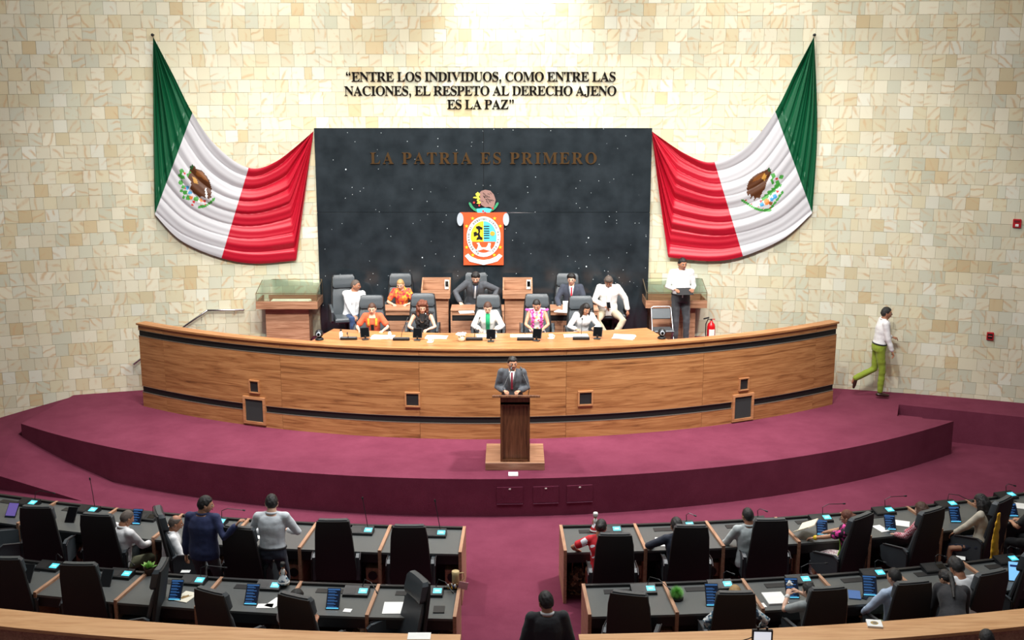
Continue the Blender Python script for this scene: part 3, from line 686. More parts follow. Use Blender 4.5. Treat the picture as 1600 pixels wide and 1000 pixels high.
# dais front row
GF='high-back chairs of the front dais row'; GB='high-back chairs of the back dais row'
for i,(px,py,yw,who) in enumerate([(581,461,0,'the woman in orange and black'),(661,458,0,'the curly-haired woman in black'),(763,460,0,'the person in white jacket'),(839,459,0,'the woman in pink and white'),(907,462,4,'the long-haired woman in white')]):
    chair_px(px,py,DZ,yw,'high-back leather chair behind '+who,GF,.99)
for px,py,yw,who,s in [(536,429,14,'the man in white shirt and jeans',1.04),(626,427,0,'the woman in patterned orange top',1.02),(744,425,0,'the bearded man in grey suit',1.03),(887,427,-4,'the young man in red tie',1.02),(956,425,0,'the man in pale jacket with phone',1.02)]:
    chair_px(px,py,DZ2,yw,'high-back leather chair behind '+who,GB,s)

# ---------------------------------------------------------------- audience desks
RC=(0,41.2); 
def ang_of(px,py,z=.80):
    x,y=at(px,py,z); return math.degrees(math.atan2(x-RC[0],RC[1]-y))
def rp_(R,a): a=math.radians(a); return (RC[0]+R*math.sin(a),RC[1]-R*math.cos(a))
def seg(R0,R1,a0,a1,z0,z1,n=2,off0=0,off1=0):
    """R0<R1; straight sided block between two angles, off = metres moved in from each end"""
    mb=MB(); v=[]
    for R in (R0,R1):
        a=a0+math.degrees(off0/R); b=a1-math.degrees(off1/R)
        for an in (a,b):
            p=rp_(R,an); v+=[(p[0],p[1],z0),(p[0],p[1],z1)]
    # order: (R0,a0)lo,hi,(R0,a1)lo,hi,(R1,a0)lo,hi,(R1,a1)lo,hi
    f=[(4,6,7,5),(0,1,3,2),(1,5,7,3),(0,2,6,4),(0,4,5,1),(2,3,7,6)]
    return mb.add(v,f)
ORD=['first','second','third','fourth','fifth','sixth','seventh','eighth','ninth']
def desk_row(block,rowname,Rb,Rf,angs,sgn):
    """angs: divider angles from the aisle outwards"""
    for i in range(len(angs)-1):
        a0,a1=sorted((angs[i],angs[i+1])); am=(a0+a1)/2; c=rp_((Rb+Rf)/2,am)
        lab='%s two-tone desk unit from the aisle in the %s row of the %s block'%(ORD[i],rowname,block)
        r=empty('desk_unit',(c[0],c[1],0),0,lab,'desk','audience desk units')
        L=(c[0],c[1],0)
        def P(mb,name,m):
            mb.v=[(x-L[0],y-L[1],z) for x,y,z in mb.v]; return mb.obj(name,m,r)
        P(seg(Rb+.05,Rf,a0,a1,.735,.765,off0=.02,off1=.02),'worktop',DESK)
        P(seg(Rb,Rb+.05,a0,a1,.10,.80,off0=.02,off1=.02),'back_rail',BLK)
        P(seg(Rf-.06,Rf-.02,a0,a1,.60,.735,off0=.02,off1=.02),'apron',BLK)
        P(seg(Rb+.3,Rb+.33,a0,a1,.05,.735,off0=.02,off1=.02),'modesty_panel',BLK)
        P(seg(Rb+.12,Rb+.24,a0,a1,.765,.772,off0=.25,off1=.35),'cable_cover',BLK)
        aa=[angs[i]]+([angs[i+1]] if i==len(angs)-2 else [])
        for a in aa:
            P(seg(Rb-.01,Rf+.01,a,a,0,.80,off0=-.022,off1=-.022),'divider',DIV)
        # under-desk socket box beside the outer divider
        ao=(a0 if sgn<0 else a1); s_=1 if sgn<0 else -1
        if sgn<0: b=seg(Rb+.5,Rf-.1,a0,a0,.30,.50,off0=.03,off1=-.20); 
        else: b=seg(Rb+.5,Rf-.1,a1,a1,.30,.50,off0=-.20,off1=.03)
        if block=='left': b=seg(Rb+.5,Rf-.1,a1,a1,.26,.48,off0=-.22,off1=.03)
        bx=P(b,'socket_box',DIV)
        an=(a1-math.degrees(.125/Rf)) if (block=='left' or sgn>0) else a0+math.degrees(.125/Rf); p=rp_(Rf-.095,an); ar=math.radians(an)
        q=MB().cyl(0,0,0,.012,.065,n=14,M=Matrix.Translation((p[0]-L[0],p[1]-L[1],.37))@Matrix.Rotation(ar,4,'Z')@Matrix.Rotation(PI/2,4,'X')); q.obj('round_grille',BLK,bx)
dv=lambda L:[ang_of(*p) for p in L]
aL1=dv([(725,826),(609,823),(493,819),(389,810),(282,805),(184,793),(87,784),(-8,771),(-104,757)])
aR1=dv([(877,824),(992,819),(1104,815),(1210,806),(1311,798),(1411,787),(1505,778),(1591,764),(1690,750)])
aL2=dv([(717,920),(591,915),(469,911),(346,902),(227,896),(110,885),(-5,868)])
aR2=dv([(912,915),(1038,912),(1160,904),(1279,897),(1393,888),(1502,876),(1612,862)])
desk_row('left','front',25.03,25.93,aL1,-1); desk_row('right','front',24.98,25.88,aR1,1)
desk_row('left','rear',27.0,27.85,aL2,-1); desk_row('right','rear',26.95,27.8,aR2,1)
# rear balustrade
for nm,a0,a1,lab in (('left',-14,-1.15,'tan wood topped curved rear partition, left of the aisle'),('right',1.50,14,'tan wood topped curved rear partition, right of the aisle')):
    r=empty('partition_wall',(0,0,0),0,lab,'partition','rear partitions either side of the aisle'); n=14
    for z0,z1,R0,R1,pn,mm in ((0,1.06,28.93,29.2,'body',DIV),(1.06,1.10,28.88,29.28,'rail_top',TAN)):
        mb=MB();v=[]
        for i in range(n+1):
            a=a0+(a1-a0)*i/n
            for R,z in ((R1,z0),(R1,z1),(R0,z1),(R0,z0)): p=rp_(R,a); v.append((p[0],p[1],z))
        f=[]
        for i in range(n):
            for j in range(4): f.append((i*4+j,i*4+4+j,i*4+4+(j+1)%4,i*4+(j+1)%4))
        f.append((3,2,1,0)); f.append((n*4,n*4+1,n*4+2,n*4+3)); mb.add(v,f).obj(pn,mm,r)
# audience chairs
def ach(block,row,lst):
    for px,py,yw,lab in lst: chair_px(px,py,0,yw,lab,'audience high-back chairs in the %s row, %s block'%(row,block),1.06)
ach('left','front',[(639,821,180,'empty black chair at the aisle end of the front left desks'),(520,812,180,'empty black chair second from the aisle, front left desks'),
 (372,823,165,'black chair under the hand of the man in navy shirt'),(246,797,112,'turned black chair of the balding man in white'),(150,803,172,'black chair of the grey-haired man in white shirt'),(56,791,178,'empty black chair nearest the left edge in the front left row'),(-32,785,125,'black chair at the left edge of the photo holding a person in jeans')])
ach('left','rear',[(657,900,300,'turned black chair with headrest visible at aisle end of rear left desks'),(460,930,155,'black chair of the woman in white, rear left desks'),(328,922,153,'tilted black chair left of the white folded papers, rear left desks'),(254,880,273,'turned black chair beside the potted succulent'),(122,880,178,'empty black chair second from the left edge, rear left desks'),(5,871,178,'empty black chair at the left edge, rear left desks')])
ach('right','front',[(961,834,180,'black chair of the woman in red at the aisle'),(1080,821,180,'black chair of the person in dark navy shirt'),(1205,811,182,'black chair of the man in pale grey shirt'),(1348,805,218,'black chair of the woman in pink and black dress'),(1458,796,212,'black chair of the woman in red checked jacket'),(1570,779,222,'black chair of the long-haired woman in beige jacket')])
ach('right','rear',[(983,926,166,'empty black chair at aisle end of the rear right desks'),(1150,925,181,'black chair hiding the blonde person, rear right desks'),(1295,918,189,'black chair of the woman in grey holding a tissue'),(1428,909,190,'black chair of the man in light blue shirt'),(1552,893,202,'empty tilted black chair right of the woman in black suit'),(1612,857,235,'black chair cut by the right edge, rear right desks')])

# ---------------------------------------------------------------- people
SK1=mat('skin_tan',srgb(194,144,114),.5,bscale=40); SK2=mat('skin_brown',srgb(168,116,88),.5,bscale=40); SK3=mat('skin_light',srgb(222,176,150),.5,bscale=40)
EYEW=mat('eye_white',srgb(225,220,214),.3); IRIS=mat('eye_dark',srgb(28,18,14),.2); LIP=mat('lips',srgb(160,84,80),.5); BROW=mat('eyebrow',srgb(34,24,20),.8)
HB=mat('black_hair',srgb(24,21,20),.45,bscale=200,bump=.6); HG=mat('greying_hair',srgb(92,80,72),.6,bscale=200,bump=.6); HBR=mat('brown_hair',srgb(78,50,36),.5,bscale=200,bump=.6); HAU=mat('auburn_hair',srgb(104,54,34),.5,bscale=150,bump=.8); HBL=mat('blonde_hair',srgb(176,142,92),.5,bscale=150,bump=.6)
def cloth(name,r,g,b_,rough=.8): return mat(name,srgb(r,g,b_),rough,bump=.35,bscale=26,sheen=.1)
WSH=cloth('white_shirt_cloth',232,232,232); OFFW=cloth('offwhite_jacket_cloth',236,234,228); GSUIT=cloth('grey_suit_cloth',72,76,82); NSUIT=cloth('navy_suit_cloth',52,58,72); BSUIT=cloth('black_suit_cloth',34,34,38)
JEAN=cloth('blue_jeans_cloth',44,66,104); KHA=cloth('khaki_cloth',186,172,146); DGR=cloth('dark_grey_trouser_cloth',66,68,72); BKC=cloth('black_cloth',26,26,28); LIME=cloth('olive_green_trousers',132,150,40)
NAVY=cloth('navy_shirt_cloth',34,44,84); LBL=cloth('pale_blue_shirt_cloth',176,194,218); PGR=cloth('pale_grey_shirt_cloth',182,190,190); GRNC=cloth('green_blouse_cloth',30,160,104); TIE=cloth('wine_tie',128,22,48); TIEW=cloth('silver_tie',214,218,222); SHOE=mat('dark_brown_shoe',srgb(52,30,24),.35)
REDC=cloth('red_blouse_cloth',196,36,42); BEI=cloth('beige_jacket_cloth',196,188,170); ORG=cloth('orange_embroidered_cloth',224,92,54); PINK=cloth('pink_ruffle_cloth',222,74,164); STEEL=cloth('grey_linen',120,126,130); YELC=cloth('yellow_garment',226,170,30); GREENB=cloth('lime_green_band',140,200,40); DNV=cloth('dark_navy_cloth',28,36,52)
PHONE=OFFS
def pattern(name,base,cols,scale,kind='VORO'):
    m=bpy.data.materials.new(name); m.use_nodes=True; nt=m.node_tree; b=nt.nodes['Principled BSDF']; b.inputs['Roughness'].default_value=.8
    tc=nt.nodes.new('ShaderNodeTexCoord')
    if kind=='CHECK':
        t=nt.nodes.new('ShaderNodeTexChecker'); t.inputs['Scale'].default_value=scale; t.inputs[1].default_value=base; t.inputs[2].default_value=cols[0]; nt.links.new(tc.outputs['Object'],t.inputs[0]); nt.links.new(t.outputs[0],b.inputs['Base Color']); return m
    v=nt.nodes.new('ShaderNodeTexVoronoi'); v.inputs['Scale'].default_value=scale; nt.links.new(tc.outputs['Object'],v.inputs[0])
    sp=nt.nodes.new('ShaderNodeSeparateColor'); nt.links.new(v.outputs['Color'],sp.inputs[0])
    st=[(0,base)]; n=len(cols)
    for i,c in enumerate(cols): st.append((.35+.65*i/n,c))
    r=ramp(nt,st+[(1,cols[-1])]) if True else None
    r.color_ramp.interpolation='CONSTANT'; nt.links.new(sp.outputs[0],r.inputs[0]); nt.links.new(r.outputs[0],b.inputs['Base Color']); return m
P_OR=pattern('orange_red_flower_print',srgb(232,120,50),[srgb(196,50,60),srgb(240,170,60),srgb(226,90,60)],22)
P_PK=pattern('pink_flower_print',srgb(24,20,24),[srgb(220,60,150),srgb(235,90,170),srgb(60,20,50)],24)
P_CK=pattern('red_white_houndstooth',srgb(178,48,70),[srgb(226,190,196)],46,'CHECK')
P_SK=pattern('pale_floral_skirt',srgb(206,192,190),[srgb(186,160,160),srgb(222,214,208),srgb(160,130,136)],60)
P_BW=pattern('blue_white_print',srgb(200,208,212),[srgb(96,140,160),srgb(220,220,214),srgb(60,80,100)],40)
P_RW=pattern('red_white_stripes',srgb(196,30,40),[srgb(196,30,40),srgb(230,230,236),srgb(196,30,40)],12)
P_WF=pattern('white_with_pink_flowers',srgb(240,232,232),[srgb(240,232,232),srgb(238,232,232),srgb(240,236,230),srgb(226,110,150),srgb(232,200,120)],26)

def fuse(mb,vox,wr=0,ws=7,seed=0):
    me=bpy.data.meshes.new('tmp'); me.from_pydata(mb.v,[],mb.f); o=bpy.data.objects.new('tmp',me); COL.objects.link(o)
    r=o.modifiers.new('r','REMESH'); r.mode='VOXEL'; r.voxel_size=vox; r.adaptivity=0
    sm=o.modifiers.new('s','SMOOTH'); sm.factor=.5; sm.iterations=3
    bpy.context.view_layer.update()
    out=bpy.data.meshes.new_from_object(o.evaluated_get(bpy.context.evaluated_depsgraph_get())); bpy.data.objects.remove(o); bpy.data.meshes.remove(me)
    if wr:
        ns=[tuple(v.normal) for v in out.vertices]
        for v,nn in zip(out.vertices,ns):
            c=v.co; d=noise.noise(Vector((c.x*ws+seed,c.y*ws,c.z*ws*1.7)))+.5*noise.noise(Vector((c.x*ws*2.3,c.y*ws*2.3+seed,c.z*ws*2)))
            v.co=c+Vector(nn)*(wr*d)
    return out
def meshobj(me,name,m,parent):
    me.materials.clear(); me.materials.append(m); me.polygons.foreach_set('use_smooth',[True]*len(me.polygons)); me.polygons.foreach_set('material_index',[0]*len(me.polygons))
    me.name=name; o=bpy.data.objects.new(name,me); COL.objects.link(o); o.parent=parent; return o
def ik(A,T,a,b,hint):
    A=Vector(A);T=Vector(T); d=T-A; L=d.length; 
    if L>(a+b)*.995: T=A+d.normalized()*(a+b)*.995; d=T-A; L=d.length
    L=max(L,abs(a-b)+.02); u=d.normalized(); x=(a*a-b*b+L*L)/(2*L); h=math.sqrt(max(a*a-x*x,0)); hv=Vector(hint); hv=hv-u*hv.dot(u)
    if hv.length<1e-4: hv=u.orthogonal()
    return A+u*x+hv.normalized()*h, T
SECT=dict(m=[(-.13,.160,.112),(0,.165,.118),(.14,.158,.112),(.26,.145,.105),(.45,.150,.108),(.65,.166,.118),(.80,.172,.112),(.90,.150,.092),(.965,.092,.070),(1.03,.062,.060)],
          f=[(-.13,.165,.118),(0,.166,.120),(.14,.150,.108),(.26,.122,.092),(.42,.124,.096),(.62,.142,.122),(.78,.150,.108),(.90,.132,.084),(.965,.080,.062),(1.03,.052,.052)])
def person(label,px,py,zf,yaw,kind='m',h=1.70,sit=None,lean=0,side=0,twist=0,hpitch=10,hyaw=0,skin=SK1,hair=('short',HB),top=('long',WSH),bottom=('trousers',DGR),arms=None,legs=None,extra=(),Yp=None,Rr=None,seed=0,group=None,shoe=SHOE,fat=1.05,under=None):
    k=h/1.70; base=empty('person'); R3=random.Random(seed+11)
    hz=(sit if sit is not None else .90*k); P=Vector((0,0,hz))
    le,si,tw=math.radians(lean),math.radians(side),math.radians(twist)
    U=Vector((math.sin(si),-math.sin(le),math.cos(le)*math.cos(si))).normalized()
    Rt=Vector((math.cos(tw),math.sin(tw),0)); Rt=(Rt-U*Rt.dot(U)).normalized(); Fw=U.cross(Rt)*-1   # Fw: forward (-y)
    if Fw.y>0 and abs(tw)<1.5: Fw=-Fw
    SL=.53*k; secs=SECT['m' if kind=='m' else 'f']
    def cen(t): 
        f_=max(0,min(1,t)); hunch=Fw*(.05*f_*f_*(lean/30)); return P+U*(SL*t)+hunch
    P0R=Vector((1,0,0)); 
    def axis(t):
        f_=max(0,min(1,t)); r=P0R.lerp(Rt,f_); r=(r-U*r.dot(U)).normalized(); fw=r.cross(U); 
        if fw.y>0 and abs(tw)<1.5: fw=-fw
        return r,fw
    def sect(t):
        for i in range(len(secs)-1):
            if secs[i][0]<=t<=secs[i+1][0]:
                s=(t-secs[i][0])/(secs[i+1][0]-secs[i][0]); return secs[i][1]*(1-s)+secs[i+1][1]*s, secs[i][2]*(1-s)+secs[i+1][2]*s
        return secs[0][1:] if t<secs[0][0] else secs[-1][1:]
    def loft(mb,t0,t1,inf,n=16,m=12,mul=1.0):
        v=[]
        for i in range(m+1):
            t=t0+(t1-t0)*i/m; rx,ry=sect(t); r,fw=axis(t); c=cen(t); ft=fat if t<.7 else 1+(fat-1)*.4
            for j in range(n):
                a=2*PI*j/n; ca,sa=math.cos(a),math.sin(a)
                v.append(c+r*((rx*k*ft+inf)*mul*ca)+fw*((ry*k*ft+inf)*mul*sa))
        f=[tuple(range(n))[::-1],tuple(range(m*n,m*n+n))]
        for i in range(m):
            for j in range(n): f.append((i*n+j,i*n+(j+1)%n,(i+1)*n+(j+1)%n,(i+1)*n+j))
        return mb.add(v,f)
    def surf(t,u,off):   # u = lateral metres from the centre line on the chest
        rx,ry=sect(t); r,fw=axis(t); ft=fat if t<.7 else 1+(fat-1)*.4; rx=rx*k*ft+off; ry=ry*k*ft+off; u=max(-rx*.98,min(rx*.98,u))
        return cen(t)+r*u+fw*(ry*math.sqrt(1-(u/rx)**2))
    def patch(name,t0,t1,w0,w1,off,m_,uc=0.0,n=8,wc=4):
        v=[];f=[]
        for i in range(n+1):
            s=i/n; t=t0+(t1-t0)*s; hw=w0+(w1-w0)*s; c0=uc(s) if callable(uc) else uc
            for o2 in (0,.007):
                for j in range(wc+1): v.append(surf(t,c0-hw+2*hw*j/wc,off-o2))
        W=2*(wc+1)
        for i in range(n):
            for j in range(wc):
                a=i*W+j; b2=(i+1)*W+j; f.append((a,a+1,b2+1,b2)); f.append((a+wc+1,b2+wc+1,b2+wc+2,a+wc+2))
            f.append((i*W,(i+1)*W,(i+1)*W+wc+1,i*W+wc+1)); f.append((i*W+wc,i*W+2*wc+1,(i+1)*W+2*wc+1,(i+1)*W+wc))
        o=MB().add(v,f).obj(name,m_,base,smooth=True); return o
    # joints
    hs=k**.5*(1.0 if kind=='m' else .95); hp=math.radians(hpitch); hy=math.radians(hyaw)
    HM=Matrix.Rotation(tw+hy,4,'Z')@Matrix.Rotation(hp,4,'X'); hup=HM.to_3x3()@Vector((0,0,1)); hf=HM.to_3x3()@Vector((0,-1,0))
    HC=cen(1.0)-U*.004+hup*(.114*hs)+hf*.024; ht=HC+hup*(.125*hs)
    if Rr:
        Yp=15
        for _i in range(12):
            xx=atY(px,py,Yp)[0]; Yp=RC[1]-math.sqrt(Rr*Rr-(xx-RC[0])**2)
    if Yp:
        want=atY(px,py,Yp)[1]-zf; d_=max(-.16,min(.16,want-ht.z)); P.z+=d_; hz+=d_
        if abs(want-ht.z)>.16: print('HEIGHT',label,round(want-ht.z,2))
    shw=(.178 if kind=='m' else .152)*k
    rS,fS=axis(.9); shc=cen(.885)
    SH={s:shc+rS*(shw*s) for s in (-1,1)}      # s=+1 is on +x
    la,lb=.285*k,.25*k
    default={1:(.26,-.08,hz-.10),-1:(-.26,-.08,hz-.10)} if sit is None else {1:(.20,-.36,hz+.12),-1:(-.20,-.36,hz+.12)}
    arms=arms or {}
    AR={}
    for s in (-1,1):
        a=arms.get(s); T=Vector(a[0] if a else default[s]); hint=Vector(a[1]) if a and len(a)>1 else Vector((s*.8,.5,-.7))
        E_,W=ik(SH[s],T,la,lb,hint); AR[s]=(SH[s],E_,W)
    lt,ls=.43*k,.42*k; LG={}
    for s in (-1,1):
        hip=P+Vector((s*.092*k,0,-.03)); l=(legs or {}).get(s)
        if sit is None: T=Vector(l[0]) if l else Vector((s*.11,0,.085)); hint=Vector(l[1]) if l and len(l)>1 else Vector((s*.1,-1,0))
        else: T=Vector(l[0]) if l else Vector((s*.13,-.40,.085)); hint=Vector(l[1]) if l and len(l)>1 else Vector((s*.15,-1,.6))
        K_,An=ik(hip,T,lt,ls,hint); LG[s]=(hip,K_,An)
    # head frame
    neck=cen(1.0); hp=math.radians(hpitch); hy=math.radians(hyaw)
    byaw=tw*1.0
    HM=Matrix.Rotation(byaw+hy,4,'Z')@Matrix.Rotation(hp,4,'X')
    hup=HM.to_3x3()@Vector((0,0,1)); hf=HM.to_3x3()@Vector((0,-1,0))
    hs=k**.5*(1.0 if kind=='m' else .95)
    HC=neck-U*.004+hup*(.114*hs)+hf*.024
    HMx=Matrix.Translation(HC)@HM@Matrix.Scale(hs,4)
    # --- body
    b=MB(); loft(b,-.13,1.0,-.006); b.tube([cen(.93),neck+U*.03,HC-hup*.05+hf*-.02],[.072*k,.063*k,.058*k],10)
    for s in (-1,1):
        A_,E_,W=AR[s]; b.tube([A_,A_.lerp(E_,.5),E_,E_.lerp(W,.35),W],[.05*k,.045*k,.037*k,.038*k,.026*k],8)
        if sit is None or True:
            h_,K_,An=LG[s]; b.tube([h_,h_.lerp(K_,.5),K_,K_.lerp(An,.35),An],[.078*k,.068*k,.052*k,.052*k,.036*k],8)
            dd=(legs or {}).get(s); fq=Vector(dd[2]).normalized() if dd and len(dd)>2 else Vector((s*.12,-1,0)); b.tube([An,An+fq*.05+Vector((0,0,-.03)),An+fq*.11+Vector((0,0,-.04))] if abs(fq.z)<.3 else [An,An+fq*.06,An+fq*.10],[.032,.026,.020],8)
    me=fuse(b,.017*k)
    # head, face, ears, hands are welded into the same mesh
    hm=head_mb(); hd=MB()
    for s in (-1,1): hand_mb(hd,AR[s],s,fS,k,(arms.get(s) or (0,0,1))[2] if arms.get(s) and len(arms[s])>2 else 1)
    vs=[tuple(v.co) for v in me.vertices]; fs=[tuple(p.vertices) for p in me.polygons]; n0=len(vs)
    all_=MB(); all_.add(vs,fs,0); all_.add(hd.v,hd.f,0)
    o0=len(all_.v); all_.v+=[tuple(HMx@Vector(p)) for p in hm.v]; all_.f+=[tuple(i+o0 for i in q) for q in hm.f]; all_.m+=hm.m
    lip=LIP
    all_.obj('body',[skin,EYEW,IRIS,lip,BROW],base,smooth=True)
    # --- garments
    tk,tm=top; inf={'long':.010,'short':.010,'none':.008,'jacket':.022}[tk]
    g=MB(); tb={'long':-.17,'short':-.17,'none':-.15,'jacket':-.30}[tk]
    if sit is not None: tb=max(tb,-.2)
    tuck=(sit is None and any(e_[0]=='belt' for e_ in extra)); tb=(.08 if tuck else tb)
    loft(g,tb,.955,inf)
    for s in (-1,1): g.tube([cen(.955)+rS*(s*.03),cen(.92)+rS*(s*.10*k),SH[s]+U*.01],[.05*k,.052*k,.056*k],10)
    for s in (-1,1):
        A_,E_,W=AR[s]; e=.004 if tk!='jacket' else .012
        if tk!='none': 
            g.ball(A_,(.066*k+e,)*3)
            if tk=='short': g.tube([A_,A_.lerp(E_,.72)],[.064*k+e,.060*k+e],10)
            else:
                fwd=(W-E_).normalized()
                g.tube([A_,A_.lerp(E_,.5),E_,E_.lerp(W,.5),W-fwd*.02],[.062*k+e,.057*k+e,.050*k+e,.046*k+e,.038*k+e],10)
        else: g.ball(A_-rS*(s*.02),(.055*k,)*3)
    nm={'long':'shirt','short':'blouse','none':'sleeveless_top','jacket':'jacket'}[tk]
    mt=fuse(g,.015*k,.0075 if tk!='jacket' else .006,7,seed*3.1); meshobj(mt,nm,tm,base)
    bk,bm_=bottom; g=MB()
    if bk=='trousers':
        loft(g,-.16,.15 if tuck else .02,.013 if tuck else .003,m=5)
        for s in (-1,1):
            h_,K_,An=LG[s]; g.ball(h_,(.092*k,)*3); g.tube([h_,h_.lerp(K_,.5),K_,K_.lerp(An,.5),An+(K_-An).normalized()*.02],[.094*k,.084*k,.068*k,.064*k,.056*k],10)
        mt=fuse(g,.017*k,.008,8,seed*1.7); meshobj(mt,'trousers',bm_,base)
    else:
        loft(g,-.16,.14,.012,m=5); h1,K1,A1=LG[1]; h2,K2,A2=LG[-1]
        hm_=(h1+h2)/2; km=(K1+K2)/2; am=(A1+A2)/2
        g.tube([hm_,hm_.lerp(km,.5),km,km.lerp(am,.45)],[.17*k,.18*k,.17*k,.19*k],14,up=(1,0,0),flat=.75)
        mt=fuse(g,.02*k,.012,8,seed*1.7); meshobj(mt,'skirt',bm_,base)
    for s in (-1,1):
        An=LG[s][2]; d=(legs or {}).get(s); fd=Vector((s*.12,-1,0)) if not(d and len(d)>2) else Vector(d[2]); fd.normalize()
        dn=fd.cross(Vector((1,0,0))); dn=Vector((0,0,-1)) if abs(fd.z)<.3 else (Vector((0,0,-1))-fd*(-fd.z)).normalized()
        q=MB().tube([An-fd*.045+dn*.045,An+fd*.03+dn*.04,An+fd*.11+dn*.052,An+fd*.175+dn*.058],[.046,.050,.045,.03],10,flat=.8,up=(1,0,0)); q.obj('shoe',shoe,base,smooth=True)
    # --- hair
    hk,hmt=hair; hair_obj(hk,hmt,HMx,base,seed,HC,hf,hup,U,cen,axis,k)
    # --- extras
    for ex in extra:
        e=ex[0]
        if e=='suit':   # shirt v, tie, collar, lapels
            patch('shirt_front',.42,.985,.004,.052,.030,ex[1]); 
            if ex[2] is not None: patch('tie',.40,.955,.020,.014,.036,ex[2],wc=2)
            for s in (-1,1):
                patch('lapel',.40,.97,.012,.02,.034,tm,uc=(lambda s_: (lambda q: s_*(.012+.056*q)))(s),wc=2)
        elif e=='collar':
            m_=ex[1]; ring=[]; 
            q=MB()
            pts=[]
            for i in range(13):
                a=2*PI*i/13; r,fw=axis(1.0); pts.append(cen(.985)+r*(.071*k*math.cos(a))+fw*(.068*k*math.sin(a))-(U*.012 if math.sin(a)>0 else -U*.008))
            pts.append(pts[0]); q.tube(pts,[.0165]*14,6,flat=1,up=None); q.obj('collar',m_,base,smooth=True)
            patch('placket',.02,.95,.011,.011,.021,m_,wc=1,n=10)
        elif e=='front': patch(*ex[1:])
        elif e=='belt':
            q=MB(); pts=[]
            for i in range(17):
                a=2*PI*i/16; rx,ry=sect(.12); r,fw=axis(0.12); pts.append(cen(.12)+r*((rx*k*fat+.008)*math.cos(a))+fw*((ry*k*fat+.008)*math.sin(a)))
            q.tube(pts,[.015]*17,6); q.obj('belt',BKC,base,smooth=True)
        elif e=='bracelet':
            A_,E_,W=AR[ex[1]]; d=(W-E_).normalized(); q=MB().tube([W-d*.045,W-d*.02],[.036*k,.036*k],10); q.obj('bracelet',ex[2],base)
        elif e=='badge':
            q=MB()
            a=surf(.62,-.06,.03); q.ball(a,.012,6,5); q.obj('badge',ex[1],base)
        elif e=='ruffle':
            for s in (-1,1):
                q=MB(); r,fw=axis(.8)
                for i in range(13):
                    t=.30+.68*i/12; p=surf(t,s*(.085+.015*math.sin(i*2.1)),.03); q.ball(p,(.026,.020,.022),7,5)
                for i in range(6): p=SH[s]+rS*(s*(-.03+.018*i))+U*.03+fS*(.02*math.sin(i*2)); q.ball(p,(.028,.045,.024),7,5)
                meshobj(fuse(q,.010),'ruffle',ex[1],base)
        elif e=='necklace':
            pts=[surf(.97-.33*math.sin(PI*i/12),-.07+.14*i/12,.018) for i in range(13)]; MB().tube(pts,[.005]*13,5).obj('necklace',ex[1],base)
        elif e=='earring':
            for s in (-1,1):
                p=HMx@Vector((s*.083,-.0,-.055)); MB().ball(p,.012,6,5).obj('earring',ex[1],base)
        elif e=='earflowers':
            for s in (-1,1):
                q=MB()
                for i in range(8): q.ball(HMx@Vector((s*(.085+.018*R3.random()),-.03+.03*R3.random(),-.07-.018*i)),.013,6,5)
                q.obj('flower_earring',ex[1],base)
        elif e=='glasses':
            q=MB()
            for s in (-1,1):
                q.tube([HMx@Vector((s*.034+.024*math.cos(2*PI*i/12),-.108,-.002+.019*math.sin(2*PI*i/12))) for i in range(13)],[.0025]*13,5)
                q.tube([HMx@Vector((s*.06,-.10,.002)),HMx@Vector((s*.082,-.01,.004))],[.003,.003],5)
            q.obj('glasses',ex[1],base)
        elif e=='beard':
            q=MB()
            for i in range(13):
                a=-1.25+2.5*i/12; q.ball(HMx@Vector((.062*math.sin(a),-.012-.072*math.cos(a),-.078-.022*math.cos(a))),(.018,.016,.02),7,5)
            for i in range(5): q.ball(HMx@Vector((-.024+.012*i,-.100,-.046)),(.009,.006,.006),6,4)
            meshobj(fuse(q,.007),'beard',ex[1],base)
        elif e=='strap':
            pass
    # --- place so that the top of the head falls where it stands in the room
    yr=math.radians(yaw); ht=HC+hup*(.125*hs); z=zf+ht.z; X,Y=at(px,py,z)
    if Yp: Y=Yp; X=atY(px,py,Yp)[0]
    ox=ht.x*math.cos(yr)-ht.y*math.sin(yr); oy=ht.x*math.sin(yr)+ht.y*math.cos(yr)
    base.location=(X-ox,Y-oy,zf); base.rotation_euler=(0,0,yr)
    tag(base,label,'person',group)
    M_=Matrix.Translation(base.location)@Matrix.Rotation(yr,4,'Z')
    return base,M_,AR,LG
HEADC={}
def hfun(nx,ny,nz):
    # ny<0 is the face
    x=.0755*nx; y=.097*ny; z=.120*nz
    fr=max(0,-ny)
    if nz<0:
        q=-nz; x*=1-.30*q*q; 
        if ny>0: y*=1-.45*q; z*=1-.22*ny*q
        else: y*=1-.06*q
    if nz>.3: x*=1+.02*(nz-.3)
    g=lambda a,b,sa,sb: math.exp(-((nx-a)/sa)**2-((nz-b)/sb)**2) if ny<0 else 0
    y-= .024*g(0,-.16,.14,.13)+.012*g(0,.02,.10,.16)+.005*g(0,-.47,.3,.07)+.009*g(0,-.85,.45,.16)+.004*(g(.4,.2,.3,.07)+g(-.4,.2,.3,.07))
    y+= .010*(g(.42,.04,.2,.11)+g(-.42,.04,.2,.11))+.003*g(0,-.36,.25,.06)
    x+= .004*(g(.75,-.15,.2,.2)-g(-.75,-.15,.2,.2))
    return x,y,z
